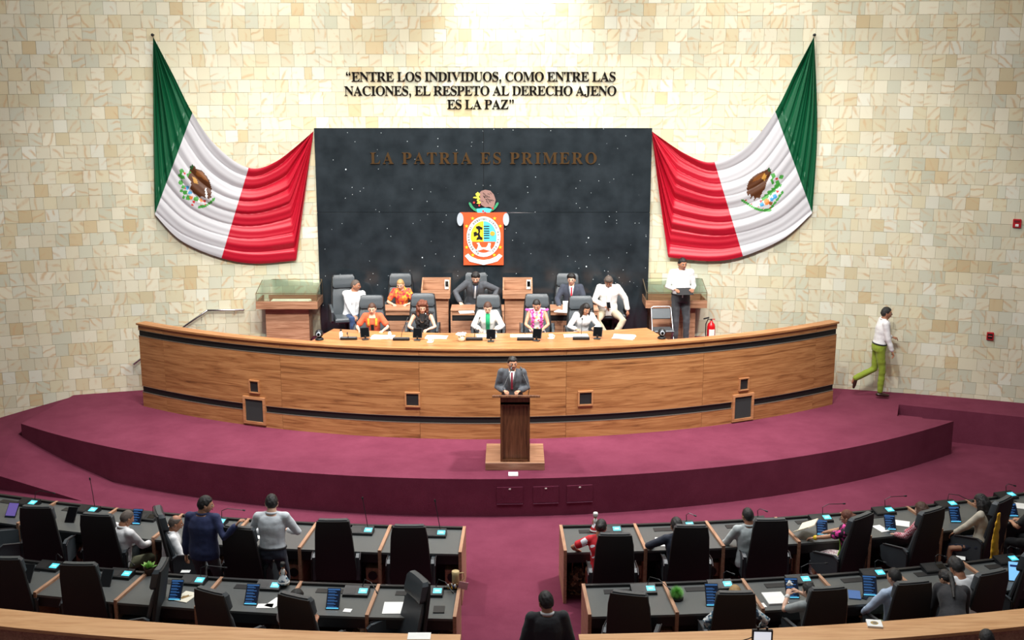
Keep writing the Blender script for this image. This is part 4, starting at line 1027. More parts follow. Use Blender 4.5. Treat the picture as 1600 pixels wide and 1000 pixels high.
def head_mb():
    if 'h' in HEADC: return HEADC['h']
    mb=MB(); n,kk=32,24; v=[(0,*hfun(0,0,-1)[1:])];f=[]
    v=[hfun(0,-.001,-1)]
    for i in range(1,kk):
        a=-PI/2+PI*i/kk
        for j in range(n):
            t=2*PI*j/n; v.append(hfun(math.cos(a)*math.cos(t),math.cos(a)*math.sin(t),math.sin(a)))
    v.append(hfun(0,0,1)); L=len(v)-1
    for j in range(n): f.append((0,1+(j+1)%n,1+j)); f.append((L,L-n+j,L-n+(j+1)%n))
    for i in range(kk-2):
        for j in range(n): f.append((1+i*n+j,1+i*n+(j+1)%n,1+(i+1)*n+(j+1)%n,1+(i+1)*n+j))
    mb.add(v,f,0)
    for s in (-1,1):
        mb.ball((s*.076,.008,-.012),(.010,.020,.032),10,7,0); mb.ball((s*.083,.014,.004),(.006,.014,.018),8,6,0)
        mb.ball((s*.031,-.0815,.004),(.0155,.010,.0085),10,6,1); mb.ball((s*.031,-.0885,.004),(.0075,.005,.0075),8,6,2)
        mb.tube([(s*.014,-.0955,.021),(s*.032,-.0925,.026),(s*.050,-.0805,.020)],[.0035,.0042,.0025],6,4)
        mb.ball((s*.012,-.104,-.024),(.010,.009,.007),8,5,0)
    mb.ball((0,-.0965,-.0525),(.023,.007,.0045),10,5,3); mb.ball((0,-.0955,-.060),(.019,.007,.0055),10,5,3)
    HEADC['h']=mb; return mb
def hand_mb(mb,AR_,s,fS,k,curl):
    A_,E_,W=AR_; d=(W-E_).normalized(); 
    # palm faces inwards/down; side vector
    side=d.cross(Vector((0,0,1))); 
    if side.length<.2: side=Vector((0,-1,0))
    side.normalize(); nrm=side.cross(d).normalized()
    if nrm.z<0: nrm=-nrm; side=-side
    c=.62*curl if curl<=1 else .62*curl
    P0=W; P1=W+d*(.075*k)
    mb.tube([W-d*.01,W+d*.03*k,P1],[.026*k,.036*k,.038*k],10,0,None,.42,up=side)
    lens=[.062,.072,.068,.052]
    for i in range(4):
        o=side*((i-1.5)*.019*k); base=P1-d*.008+o; L=lens[i]*k; p=base; dd=d.copy(); pts=[p]
        for j,fr in enumerate((.45,.33,.25)):
            a=c*(.6+.35*j); dd=(dd*math.cos(a)-nrm*math.sin(a)); nn=nrm*math.cos(a)+d*0; p=p+dd.normalized()*L*fr; pts.append(p)
        mb.tube(pts,[.0092*k,.009*k,.008*k,.0068*k],6)
    # thumb from the side of the palm near its base (towards the body's middle)
    th=side if (side.x*s<0) else -side
    mb.tube([W+d*.018+th*.022*k,W+d*.045*k+th*.045*k-nrm*.008,W+d*.072*k+th*.050*k-nrm*.022],[.012*k,.0105*k,.0085*k],6)
def hair_obj(hk,hmt,HMx,base,seed,HC,hf,hup,U,cen,axis,k):
    R_=random.Random(seed+5)
    if hk=='none': return
    n,kk=30,22; mb=MB(); v=[];f=[]
    th={'short':.014,'crop':.007,'bald':.006,'bun':.012,'pony':.012,'long':.016,'curly':.02,'bob':.018,'quiff':.018}[hk]
    def hv(nx,ny,nz):
        az=math.atan2(nx,-ny); a=abs(az)/PI
        zt=.50 if a<.28 else .50-(a-.28)/.17*.40 if a<.45 else .10-(a-.45)/.35*.62 if a<.8 else -.52
        if hk=='bald': zt=(2 if False else zt); 
        if hk in('crop','bald'): zt+=.06
        x,y,z=hfun(nx,ny,nz); m=max(0,min(1,(nz-zt)/.12+.5)); 
        if hk=='bald' and nz>.66 and ny<.5: m=0
        e=-.006+m*(th+.006)
        if hk=='quiff' and nz>.4 and ny<0: e+=.018*m
        if hk not in('crop','bald'): e+=m*.004*math.sin(az*9+nz*11)
        r=math.sqrt(nx*nx+ny*ny+nz*nz); return (x+nx*e,y+ny*e,z+nz*e*1.1)
    v=[hv(0,-.001,-1)]
    for i in range(1,kk):
        a=-PI/2+PI*i/kk
        for j in range(n):
            t=2*PI*j/n; v.append(hv(math.cos(a)*math.cos(t),math.cos(a)*math.sin(t),math.sin(a)))
    v.append(hv(0,0,1)); L=len(v)-1
    for j in range(n): f.append((0,1+(j+1)%n,1+j)); f.append((L,L-n+j,L-n+(j+1)%n))
    for i in range(kk-2):
        for j in range(n): f.append((1+i*n+j,1+i*n+(j+1)%n,1+(i+1)*n+(j+1)%n,1+(i+1)*n+j))
    mb.add([tuple(HMx@Vector(p)) for p in v],f)
    T=lambda x,y,z: HMx@Vector((x,y,z))
    if hk=='bun':
        mb.ball(T(0,.105,.02),(.042,.042,.04),12,8); mb.ball(T(0,.085,.02),(.05,.045,.045),10,7)
    if hk=='pony':
        b0=T(0,.105,.03); rr,fw=axis(.6); mid=cen(.95)-fw*.12; end=cen(.5)-fw*.15
        mb.tube([T(0,.08,.04),b0,mid.lerp(b0,.45)-fw*.01,mid,end],[.03,.034,.032,.034,.016],10)
    if hk in('long','bob','curly'):
        rr,fw=axis(.8); L_={'long':.42,'bob':.86,'curly':.72}[hk]; g=MB()
        g.tube([T(0,.05,.05),T(0,.09,-.02),cen(.97)-fw*.075,cen((.97+L_)/2)-fw*.125,cen(L_)-fw*.12],[.075,.082,.075,.08,.05],14,up=rr,flat=.6)
        for s in (-1,1):
            for q in range(3):
                x0=.072+.006*q; y0=-.02+.035*q
                e=cen(max(L_,.62)+.04*q)+rr*s*(.09-.01*q)+fw*(.06-.08*q if hk=='long' else .03-.06*q)
                g.tube([T(s*x0*.8,y0,.05),T(s*(x0+.012),y0,-.03),T(s*(x0+.012),y0,-.09),e],[.022,.026,.028,.016],8)
        mb.add(g.v,g.f)
    if hk=='curly':
        for i in range(150):
            a=R_.uniform(-PI,PI); z=R_.uniform(-.17,.12); 
            if abs(a)<.75 and z<.075: continue
            r=.098+.02*R_.random()+.05*max(0,-z); mb.ball(T(r*.98*math.sin(a)*(1 if z<.06 else .75),-r*math.cos(a)*(1 if z<.06 else .75)+.012,z),(.026,.026,.024),7,5)
    me=fuse(mb,.0095 if hk!='curly' else .010,.004 if hk in('long','bob','curly','pony') else .0025,30,seed)
    meshobj(me,'hair',hmt,base)
def held(M_,name,label,cat,build,group=None):
    pass
def on_hand(M_,p): return M_@Vector(p)
def phone(M_,p,label,tilt=.5,sz=(.075,.15),m=None,name='phone',cat='phone',screen=True):
    o=empty(name,M_@Vector(p),0,label,cat); o.rotation_euler=(tilt,0,M_.to_euler().z)
    MB().box(-sz[0]/2,sz[0]/2,-sz[1]/2,sz[1]/2,0,.009,bev=.002).obj('body',m or OFFS,o)
    if screen: MB().box(-sz[0]/2+.004,sz[0]/2-.004,-sz[1]/2+.006,sz[1]/2-.006,.009,.0105).obj('screen',OFFS,o)
    return o

# dais front row (seated behind the bench)
F=DZ; st=.50
person('woman in orange blouse with black sleeves leftmost in the front dais row',581,474,F,0,'f',1.60,st,8,hpitch=12,skin=SK3,hair=('bun',HBR),top=('short',ORG),bottom=('skirt',BKC),arms={1:((.22,-.36,.72),),-1:((-.22,-.36,.72),)},
  extra=[('front','front_patch',.38,.62,.03,.03,.016,BKC),('front','embroidery',.55,.85,.02,.02,.016,cloth('yellow_stitching',230,170,50),.075),('front','embroidery',.55,.85,.02,.02,.016,cloth('yellow_stitching',230,170,50),-.075),('front','neck_yoke',.86,.99,.07,.05,.012,SK3)],Yp=22.1,seed=1)
person('curly-haired woman in black ruffled top with a long necklace on the front dais row',660,472,F,0,'f',1.62,st,10,hpitch=18,hyaw=8,skin=SK3,hair=('curly',HAU),top=('none',BKC),bottom=('skirt',BKC),arms={1:((.12,-.38,.74),),-1:((-.14,-.38,.74),)},extra=[('ruffle',BKC),('necklace',CHROME)],Yp=22.1,seed=2)
person('person in white jacket over a green blouse at the middle of the front dais row',762,473,F,0,'f',1.62,st,12,hpitch=25,skin=SK3,hair=('bun',HBR),top=('jacket',OFFW),bottom=('trousers',BKC),arms={1:((.16,-.38,.74),),-1:((-.16,-.38,.74),)},extra=[('front','green_blouse',.2,.97,.035,.045,.034,GRNC)],Yp=22.1,seed=3)
person('woman in white flowered top with pink ruffles on the front dais row',838,469,F,0,'f',1.62,st,8,hpitch=25,hyaw=-8,skin=SK1,hair=('bun',HB),top=('none',P_WF),bottom=('skirt',BKC),arms={1:((.10,-.38,.74),),-1:((-.10,-.38,.74),)},extra=[('ruffle',PINK)],Yp=22.1,seed=4)
person('long-haired woman in white with violet flower earrings at the right of the front dais row',917,475,F,8,'f',1.60,st,14,side=4,hpitch=22,hyaw=15,skin=SK1,hair=('long',HB),top=('long',WSH),bottom=('trousers',BKC),arms={1:((.20,-.38,.76),),-1:((-.16,-.38,.74),)},extra=[('earflowers',cloth('violet_flowers',150,70,160))],Yp=22.1,seed=5)
# dais back row
F=DZ2
person('man in white shirt and blue jeans seated leftmost in the back dais row',556,437,F,22,'m',1.72,st,6,side=4,hpitch=5,hyaw=55,skin=SK2,hair=('crop',HG),top=('long',WSH),bottom=('trousers',JEAN),arms={1:((.14,-.42,.58),),-1:((-.05,-.40,.55),)},legs={1:((.16,-.36,.085),(.4,-1,.5)),-1:((-.08,-.40,.085),(-.1,-1,.6))},extra=[('collar',WSH)],Yp=23.9,seed=6,fat=1.18)
person('woman in orange and red patterned blouse on the back dais row',625,437,F,0,'f',1.62,st,10,hpitch=18,hyaw=-10,skin=SK3,hair=('bun',HBL),top=('short',P_OR),bottom=('skirt',P_OR),arms={1:((.14,-.34,.76),),-1:((-.16,-.34,.76),)},extra=[('earring',YE_)],Yp=23.9,seed=7)
person('bearded man in grey suit leaning over papers at the middle of the back dais row',743,426,F,0,'m',1.78,.56,24,side=4,hpitch=22,skin=SK3,hair=('quiff',HB),top=('jacket',GSUIT),bottom=('trousers',GSUIT),arms={1:((.40,-.30,.80),(.8,.4,-.1)),-1:((-.28,-.42,.78),(-.9,.3,-.1))},extra=[('suit',mat('slate_blue_shirt',srgb(70,80,104),.7),TIEW),('beard',HB)],Yp=23.9,seed=8,fat=1.05)
person('young man in navy suit and red tie on the back dais row',893,428,F,-4,'m',1.66,st,6,hpitch=4,hyaw=-6,skin=SK3,hair=('quiff',HB),top=('jacket',NSUIT),bottom=('trousers',NSUIT),arms={1:((.18,-.36,.74),),-1:((-.24,-.36,.74),)},extra=[('suit',WSH,mat('red_tie',srgb(190,30,50),.6)),('glasses',CHROME)],Yp=23.9,seed=9)
b,M_,A_,_=person('man in pale jacket and khaki trousers looking at his phone on the back dais row',951,433,F,4,'m',1.72,.54,8,hpitch=32,hyaw=-10,skin=SK2,hair=('quiff',HG),top=('jacket',OFFW),bottom=('trousers',KHA),arms={1:((.40,-.12,.60),(1,.2,.0)),-1:((-.10,-.26,.72),(-1,.2,-.2))},legs={1:((.05,-.42,.085),(1,-1,.4)),-1:((-.04,-.44,.085),(-1,-1,.4))},extra=[('front','shirt_front',.1,.97,.05,.05,.034,WSH)],Yp=23.75,seed=10,fat=1.12)
phone(M_,(-.03,-.32,.755),'dark mobile phone in the hand of the man in pale jacket',.7)
# standing man with clipboard, dais right
b,M_,A_,_=person('man standing in white shirt and dark trousers holding a dark folder beside the display case',1067,403,DZ,6,'m',1.82,None,0,hpitch=4,hyaw=12,skin=SK2,hair=('short',HB),top=('long',WSH),bottom=('trousers',DGR),arms={1:((.18,-.22,1.24),(.45,.6,-1)),-1:((-.18,-.22,1.24),(-.45,.6,-1))},legs={1:((.14,.02,.085),),-1:((-.10,.0,.085),)},extra=[('collar',WSH),('belt',)],Yp=23.5,seed=11)
o=phone(M_,(0,-.27,1.20),'dark folder held open by the man standing on the dais',.5,(.34,.22),BKC,'folder','folder',False)
# podium speaker
person('man in grey suit and wine red tie speaking at the podium',801,557,PB,-2,'m',1.70,None,4,hpitch=4,hyaw=14,skin=SK1,hair=('short',HB),top=('jacket',GSUIT),bottom=('trousers',GSUIT),arms={1:((.13,-.24,1.11),(.5,.5,-.9)),-1:((-.13,-.24,1.11),(-.5,.5,-.9))},extra=[('suit',WSH,TIE)],Yp=19.62,seed=12)
# running man
person('man in white shirt and olive green trousers striding right along the wall',1386,480,SZ,86,'m',1.84,None,6,twist=0,hpitch=2,hyaw=0,skin=SK2,hair=('short',HB),top=('long',WSH),bottom=('trousers',LIME),arms={1:((.22,-.30,1.22),(.2,1,-.3)),-1:((-.22,-.22,1.0),(-.3,1,-.1))},
  legs={-1:((-.08,-.06,.085),(0,-1,0),(0,-1,-.05)),1:((.08,.44,.36),(0,-1,.1),(0,.3,-1))},extra=[('belt',),('collar',WSH)],Yp=23.25,seed=13)

# ---- audience, left block
person('grey-haired man in white shirt seated side on in the front left row',202,797,0,140,'m',1.70,.52,6,hpitch=22,hyaw=-5,skin=SK2,hair=('crop',HG),top=('long',WSH),bottom=('trousers',cloth('olive_trousers',98,100,74)),arms={1:((.16,-.36,.66),),-1:((-.1,-.44,.70),)},extra=[('collar',WSH)],Rr=26.05,seed=14)
person('balding man in white shirt seated behind the man in navy',276,805,0,112,'m',1.68,.50,6,hpitch=12,skin=SK2,hair=('bald',HG),top=('long',WSH),bottom=('trousers',DGR),extra=[('collar',WSH)],Rr=25.95,seed=15)
person('man standing in navy long-sleeved shirt with a hand on a black chair back',322,775,0,172,'m',1.76,None,2,hpitch=8,hyaw=-62,skin=SK1,hair=('short',HB),top=('long',NAVY),bottom=('trousers',DGR),arms={-1:((-.50,.06,1.37),(-.6,.4,-1)),1:((.27,.0,.84),(1,.3,0))},extra=[('collar',NAVY)],seed=16,fat=1.2)
person('dark-haired man standing in pale shirt and navy trousers with his back turned',424,772,0,176,'m',1.76,None,4,hpitch=16,hyaw=12,skin=SK3,hair=('short',HB),top=('long',cloth('pale_shirt_cloth',206,212,216)),bottom=('trousers',DNV),arms={1:((.16,-.30,1.06),(1,.4,-.4)),-1:((-.14,-.30,1.12),(-1,.5,-.3))},extra=[('collar',cloth('pale_shirt_cloth',206,212,216)),('belt',)],seed=17,fat=1.08)
b,M_,A_,_=person('dark-haired woman in white blouse holding a phone in the rear left row',466,921,0,150,'f',1.60,.50,12,hpitch=20,hyaw=-10,skin=SK2,hair=('bob',HB),top=('short',WSH),bottom=('trousers',WSH),arms={-1:((-.16,-.36,.74),),1:((.1,-.34,.72),)},Rr=27.98,seed=18)
phone(M_,(-.06,-.42,.86),'pale mobile phone held by the woman in white blouse',1.0,m=WHITEP)
person('seated person cut by the left edge with pale blue jeans visible',-22,797,0,125,'m',1.70,.50,10,hpitch=15,skin=SK2,hair=('short',HB),top=('long',DNV),bottom=('trousers',cloth('light_blue_jeans',100,130,170)),Rr=26.05,seed=19)
# suit man in the aisle
person('man in dark suit walking up the central aisle seen from behind',852,924,0,184,'m',1.68,None,2,hpitch=8,hyaw=18,skin=SK2,hair=('short',HB),top=('jacket',BSUIT),bottom=('trousers',BSUIT),arms={1:((.29,.02,.84),(1,.5,0)),-1:((-.29,.02,.84),(-1,.5,0))},extra=[('collar',WSH)],seed=20,fat=1.12)
# right block front row
person('dark-haired woman in red dress with white striped sleeve at the aisle desk',940,811,0,180,'f',1.60,.50,10,hpitch=16,hyaw=-15,skin=SK2,hair=('bun',HB),top=('short',P_RW),bottom=('skirt',REDC),arms={1:((.30,-.30,.80),(1,.3,-.2)),-1:((-.2,-.36,.80),)},Rr=26.0,seed=21)
person('person with short black hair in dark navy shirt, front right row',1056,808,0,190,'m',1.64,.52,6,hpitch=20,skin=SK2,hair=('short',HB),top=('long',DNV),bottom=('trousers',BKC),arms={1:((.26,-.34,.80),(1,.3,-.2)),-1:((-.2,-.36,.80),)},Rr=25.85,seed=22)
person('man in pale grey shirt with short dark hair, front right row',1168,793,0,192,'m',1.70,.54,1,hpitch=8,hyaw=8,skin=SK2,hair=('crop',HB),top=('long',PGR),bottom=('trousers',BKC),arms={1:((.22,-.34,.70),),-1:((-.2,-.36,.72),)},extra=[('collar',PGR)],Rr=25.8,seed=23)
GREE=GREENB
b,M_,A_,_=person('woman in pink flowered black blouse reading an open book, front right row',1322,797,0,236,'f',1.64,.52,-2,hpitch=14,skin=SK1,hair=('bun',HAU),top=('short',P_PK),bottom=('skirt',P_SK),arms={1:((.12,-.52,.80),(1,.3,-.4)),-1:((-.20,-.46,.78),(-1,.3,-.6))},extra=[('earring',CHROME),('glasses',DKMET),('bracelet',1,YE_),('front','green_band',.1,.8,.02,.03,.018,GREENB,.08),('front','green_band',.1,.8,.02,.03,.018,GREENB,-.08)],Rr=26.05,seed=24)
bk=empty('book',M_@Vector((-.02,-.62,.90)),M_.to_euler().z,'open cream book in the hands of the woman in pink and black','book'); bk.rotation_euler=(.5,0,M_.to_euler().z)
for s in (-1,1):
    MB().add([(0,-.13,0),(s*.2,-.13,.035),(s*.2,.13,.035),(0,.13,0),(0,-.13,-.015),(s*.2,-.13,.02),(s*.2,.13,.02),(0,.13,-.015)],[(0,1,2,3),(7,6,5,4),(0,4,5,1),(1,5,6,2),(2,6,7,3),(3,7,4,0)]).obj('page_block',mat('cream_paper',srgb(232,222,196),.7),bk)
b,M_,A_,_=person('brown-haired woman in red checked jacket holding a phone, front right row',1438,785,0,222,'f',1.60,.52,0,hpitch=14,skin=SK3,hair=('bob',HBR),top=('long',P_CK),bottom=('trousers',BKC),arms={1:((.12,-.36,.78),),-1:((-.14,-.36,.74),)},Rr=26.05,seed=25)
phone(M_,(.08,-.46,.86),'black mobile phone held by the woman in red checked jacket',.9)
person('woman with long black hair and beige jacket, front right row',1530,772,0,228,'f',1.62,.52,0,hpitch=18,skin=SK1,hair=('long',HB),top=('long',BEI),bottom=('skirt',DNV),arms={1:((.12,-.38,.70),),-1:((-.14,-.38,.68),)},Rr=26.05,seed=26)
person('woman in black with hands on a phone cut by the right edge',1612,770,0,215,'f',1.64,.52,10,hpitch=16,skin=SK1,hair=('long',HB),top=('short',BKC),bottom=('trousers',BKC),arms={1:((.14,-.36,.80),(1,.4,-.5)),-1:((-.10,-.38,.78),)},Rr=26.05,seed=27)
# right block rear row
person('blonde person in blue and white print hidden behind a black chair, rear right row',1148,914,0,182,'f',1.60,.50,18,hpitch=20,skin=SK3,hair=('bun',HBL),top=('long',P_BW),bottom=('trousers',BKC),arms={1:((.30,-.2,.62),(1,.3,-.2)),-1:((-.30,-.2,.62),(-1,.3,-.2))},Rr=27.98,seed=28,fat=1.3)
b,M_,A_,_=person('woman with black ponytail in grey blouse holding a white tissue, rear right row',1262,909,0,200,'f',1.60,.52,2,hpitch=18,hyaw=10,skin=SK3,hair=('pony',HB),top=('short',cloth('grey_blouse_cloth',150,156,156)),bottom=('trousers',cloth('light_grey_trousers',168,170,170)),arms={1:((.12,-.36,.94),(1,.2,-.8)),-1:((-.06,-.38,.94),(-1,.3,-.6))},extra=[('bracelet',1,WHITEP)],Rr=27.98,seed=29)
ti=empty('tissue',M_@Vector((.03,-.46,1.03)),0,'small crumpled white tissue held by the woman with ponytail','tissue'); q=MB()
for i in range(9): q.ball((random.uniform(-.03,.03),random.uniform(-.02,.02),random.uniform(-.02,.03)),(.022,.016,.014),6,5)
meshobj(fuse(q,.008,.006,40),'crumpled_sheet',PAPER,ti)
person('young man with short dark hair in light blue shirt, rear right row',1396,887,0,200,'m',1.70,.54,4,hpitch=14,hyaw=8,skin=SK1,hair=('crop',HB),top=('long',LBL),bottom=('trousers',cloth('sage_trousers',140,146,112)),arms={1:((.24,-.34,.66),(1,.3,-.4)),-1:((-.2,-.36,.74),)},extra=[('collar',LBL)],Rr=27.98,seed=30)
person('woman in black suit with tied dark hair leaning forward, rear right row',1474,868,0,165,'f',1.66,.74,52,twist=0,hpitch=42,hyaw=40,skin=SK1,hair=('pony',HB),top=('jacket',BSUIT),bottom=('trousers',BSUIT),arms={1:((.20,-.52,.62),),-1:((-.05,-.50,.66),)},Rr=28.1,seed=31)
person('dark-haired person in white shirt beyond the leaning woman in black suit',1492,864,0,196,'m',1.66,.54,14,hpitch=30,skin=SK2,hair=('quiff',HB),top=('long',WSH),bottom=('trousers',DNV),arms={1:((.3,-.3,.70),(1,.2,-.2)),-1:((-.3,-.3,.72),)},Rr=27.98,seed=32)
person('dark-haired person below the right rear partition, only the head showing',1542,984,0,180,'m',1.50,None,2,hpitch=6,skin=SK2,hair=('short',HB),top=('long',BKC),bottom=('trousers',BKC),seed=33)

# ---------------------------------------------------------------- dais furniture
def desk_block(name,x0,x1,y0,y1,label,grp):
    r=empty(name,((x0+x1)/2,(y0+y1)/2,DZ2),0,label,'desk',grp); w_=(x1-x0)/2; d=(y1-y0)/2
    MB().box(-w_,w_,-d,d,.705,.74,bev=.003).obj('desktop',WALN2,r); MB().box(-w_+.02,w_-.02,-d+.02,-d+.05,0,.50).obj('front_panel',WALN2,r)
    MB().box(-w_+.02,w_-.02,-d+.035,-d+.05,.50,.62).obj('black_band',BAND,r); MB().box(-w_+.02,w_-.02,-d+.02,-d+.05,.62,.705).obj('upper_front_panel',WALN2,r)
    for s in (-1,1): MB().box(s*w_-(.03 if s>0 else 0),s*w_+(.03 if s<0 else 0),-d+.01,d,0,.705).obj('side_panel',WALN2,r)
    return r
G='upper dais desks'
desk_block('dais_desk',-2.62,-1.93,23.32,23.82,'walnut desk under the hands of the woman in patterned orange',G)
desk_block('dais_desk',-1.24,-.16,23.32,23.82,'walnut desk of the bearded man in grey suit between two lecterns',G)
desk_block('dais_desk',.46,1.75,23.32,23.82,'walnut desk of the young man in red tie',G)
def lectern(x0,x1,label):
    r=empty('lectern_cabinet',((x0+x1)/2,23.95,DZ2),0,label,'lectern','lecterns of the upper dais'); w_=(x1-x0)/2
    MB().box(-w_+.04,w_-.04,-.15,.2,.14,.88).obj('column',WALN2,r); MB().box(-w_+.07,w_-.07,-.12,.18,0,.14).obj('plinth',BAND,r)
    c=MB(); c.box(-w_,w_,-.22,-.19,.88,1.05); c.box(-w_,w_,.20,.23,.88,1.24)
    for s in (-1,1):
        xa=s*w_-(.025 if s>0 else 0); xb=s*w_+(.025 if s<0 else 0)
        c.add([(xa,-.19,.88),(xb,-.19,.88),(xb,.2,.88),(xa,.2,.88),(xa,-.19,1.05),(xb,-.19,1.05),(xb,.2,1.24),(xa,.2,1.24)],[(3,2,1,0),(4,5,6,7),(0,1,5,4),(1,2,6,5),(2,3,7,6),(3,0,4,7)])
    c.box(-w_+.02,w_-.02,-.19,.2,.88,.9); c.obj('top_box',WALN2,r)
    MB().box(-w_+.06,w_-.12,-.1,.15,.9,.94).obj('inner_shelf',WALN2,r)
    d=MB().box(w_-.12,w_-.03,.06,.075,1.02,1.22,bev=.003).obj('white_device',WHITEP,r); MB().box(w_-.105,w_-.045,.054,.06,1.08,1.19).obj('screen',OFFS,d)
lectern(-1.86,-1.27,'left wooden lectern cabinet with white device on the upper dais'); lectern(-.19,.42,'right wooden lectern cabinet with white device on the upper dais')
def case(xc,label,paper,yc=24.0):
    r=empty('display_case',(xc,yc,DZ),0,label,'display case','glass display cases by the wall')
    MB().box(-.47,.42,-.22,.22,.06,.76).obj('column',WALN2,r); MB().box(-.44,.39,-.2,.2,0,.06).obj('plinth',BAND,r)
    c=MB(); c.box(-.63,.63,-.36,-.33,.76,.92); c.box(-.63,.63,.33,.36,.76,.92); c.box(-.63,-.60,-.33,.33,.76,.92); c.box(.60,.63,-.33,.33,.76,.92); c.box(-.6,.6,-.33,.33,.76,.78); c.obj('tray',WALN2,r)
    g=MB(); g.box(-.62,.62,-.352,-.344,.92,1.08); g.box(-.62,.62,.344,.352,.92,1.24); 
    for s in (-1,1): g.add([(s*.62-.004,-.344,.92),(s*.62+.004,-.344,.92),(s*.62+.004,.344,.92),(s*.62-.004,.344,.92),(s*.62-.004,-.344,1.08),(s*.62+.004,-.344,1.08),(s*.62+.004,.344,1.24),(s*.62-.004,.344,1.24)],[(3,2,1,0),(4,5,6,7),(0,1,5,4),(1,2,6,5),(2,3,7,6),(3,0,4,7)])
    g.add([(-.62,-.352,1.08),(.62,-.352,1.08),(.62,.352,1.24),(-.62,.352,1.24),(-.62,-.352,1.088),(.62,-.352,1.088),(.62,.352,1.248),(-.62,.352,1.248)],[(3,2,1,0),(4,5,6,7),(0,1,5,4),(1,2,6,5),(2,3,7,6),(3,0,4,7)])
    g.obj('glass_cover',GLASS,r)
    e=MB()
    for s in (-1,1): e.tube([(s*.62,-.35,.92),(s*.62,-.35,1.085),(s*.62,.35,1.245),(s*.62,.35,.92)],.007,5)
    e.tube([(-.62,-.35,1.085),(.62,-.35,1.085)],.007,5); e.tube([(-.62,.35,1.245),(.62,.35,1.245)],.007,5); e.obj('edge_frame',mat('bronze_edge',srgb(130,110,80),.4,.5),r)
    if paper:
        q=empty('open_book',(xc,yc-.03,DZ+.782),0,'large cream open volume lying in the left glass display case','book')
        MB().box(-.40,.42,-.2,.2,0,.09,bev=.02).obj('page_block',mat('cream_pages',srgb(238,232,208),.7),q); MB().box(-.42,.44,-.22,.22,-.001,.012).obj('cover',mat('cream_cover',srgb(214,204,170),.7),q)
    else:
        q=empty('open_book',(xc,yc-.03,DZ+.782),0,'pale document lying in the right glass display case','document'); MB().box(-.48,.3,-.2,.2,0,.02).obj('page_block',mat('pale_green_paper',srgb(206,212,180),.7),q)
        MB().box(-.5,.32,-.22,.22,-.001,.006).obj('mount',mat('cream_cover',srgb(214,204,170),.7),q)
case(-4.60,'glass topped walnut display case left of the dark panel',True); case(3.37,'glass topped walnut display case right of the dark panel',False,24.1)
# folding chair
fc=empty('folding_chair',(3.03,23.2,DZ),math.radians(4),'black padded folding chair with chrome frame in front of the right display case','chair')
for s in (-1,1):
    MB().tube([(s*.21,-.24,.02),(s*.21,-.02,.44),(s*.20,.20,.84)],.011,8).obj('front_leg',CHROME,fc); MB().tube([(s*.19,.24,.02),(s*.19,-.16,.44)],.011,8).obj('rear_leg',CHROME,fc)
MB().tube([(-.20,.20,.84),(-.16,.215,.865),(.16,.215,.865),(.20,.20,.84)],.011,8).obj('top_rail',CHROME,fc)
MB().box(-.20,.20,-.22,.16,.42,.46,bev=.018).obj('seat_pad',LEATH,fc)
MB().box(-.185,.185,-.02,.02,0,.22,bev=.012,M=Matrix.Translation((0,.15,.62))@Matrix.Rotation(-.42,4,'X')).obj('back_pad',LEATH,fc)
# fire extinguisher
X,Y=at(1100,523,DZ); fe=empty('fire_extinguisher',(X-.02,23.6,DZ),0,'red fire extinguisher standing on the dais beside the right display case','extinguisher')
MB().lathe([(.075,0),(.085,.02),(.085,.40),(.07,.46),(.03,.50),(.025,.53)],18).obj('cylinder',REDP,fe,smooth=True)
MB().box(-.055,.055,-.089,-.07,.14,.36).obj('label',WHITEP,fe); MB().box(-.05,.05,-.091,-.088,.17,.22).obj('blue_band',mat('label_blue',srgb(60,70,150),.5),fe)
MB().cyl(0,0,.52,.57,.018,n=10).obj('valve',CHROME,fe); MB().box(-.02,.10,-.012,.012,.575,.60,M=Matrix.Rotation(-.25,4,'Y')).obj('lever',BLK,fe); MB().box(-.02,.07,-.01,.01,.55,.565).obj('handle',REDP,fe)
MB().tube([(-.01,0,.55),(-.07,0,.56),(-.11,0,.46),(-.11,0,.25),(-.10,-.02,.16)],.012,8).obj('hose',BLK,fe)
MB().tube([(-.10,-.02,.18),(-.10,-.03,.04)],[.014,.022],8).obj('nozzle',BLK,fe)
# handrail on wall behind the bench
def wp(px,py,off): return at_wall(px,py,off)
hr=empty('handrail',(0,0,0),0,'steel handrail on the tiled wall above the hidden stairs behind the bench','handrail')
A_,B_,C_=wp(292,507,.09),wp(324,485,.09),wp(381,484,.09); D_=wp(209,569,.09)
MB().tube([D_,A_.lerp(D_,.5),A_,B_],.021,8).obj('sloping_rail',CHROME,hr,smooth=True); MB().tube([B_,B_.lerp(C_,.5),C_],.021,8).obj('level_rail',CHROME,hr,smooth=True)
for px,py in ((315,497),(366,488),(222,561)):
    a=wp(px,py-1,.08); b_=wp(px,py+4,.0); MB().tube([a,b_],.010,6).ball(b_,.02,8,6).obj('bracket',CHROME,hr)
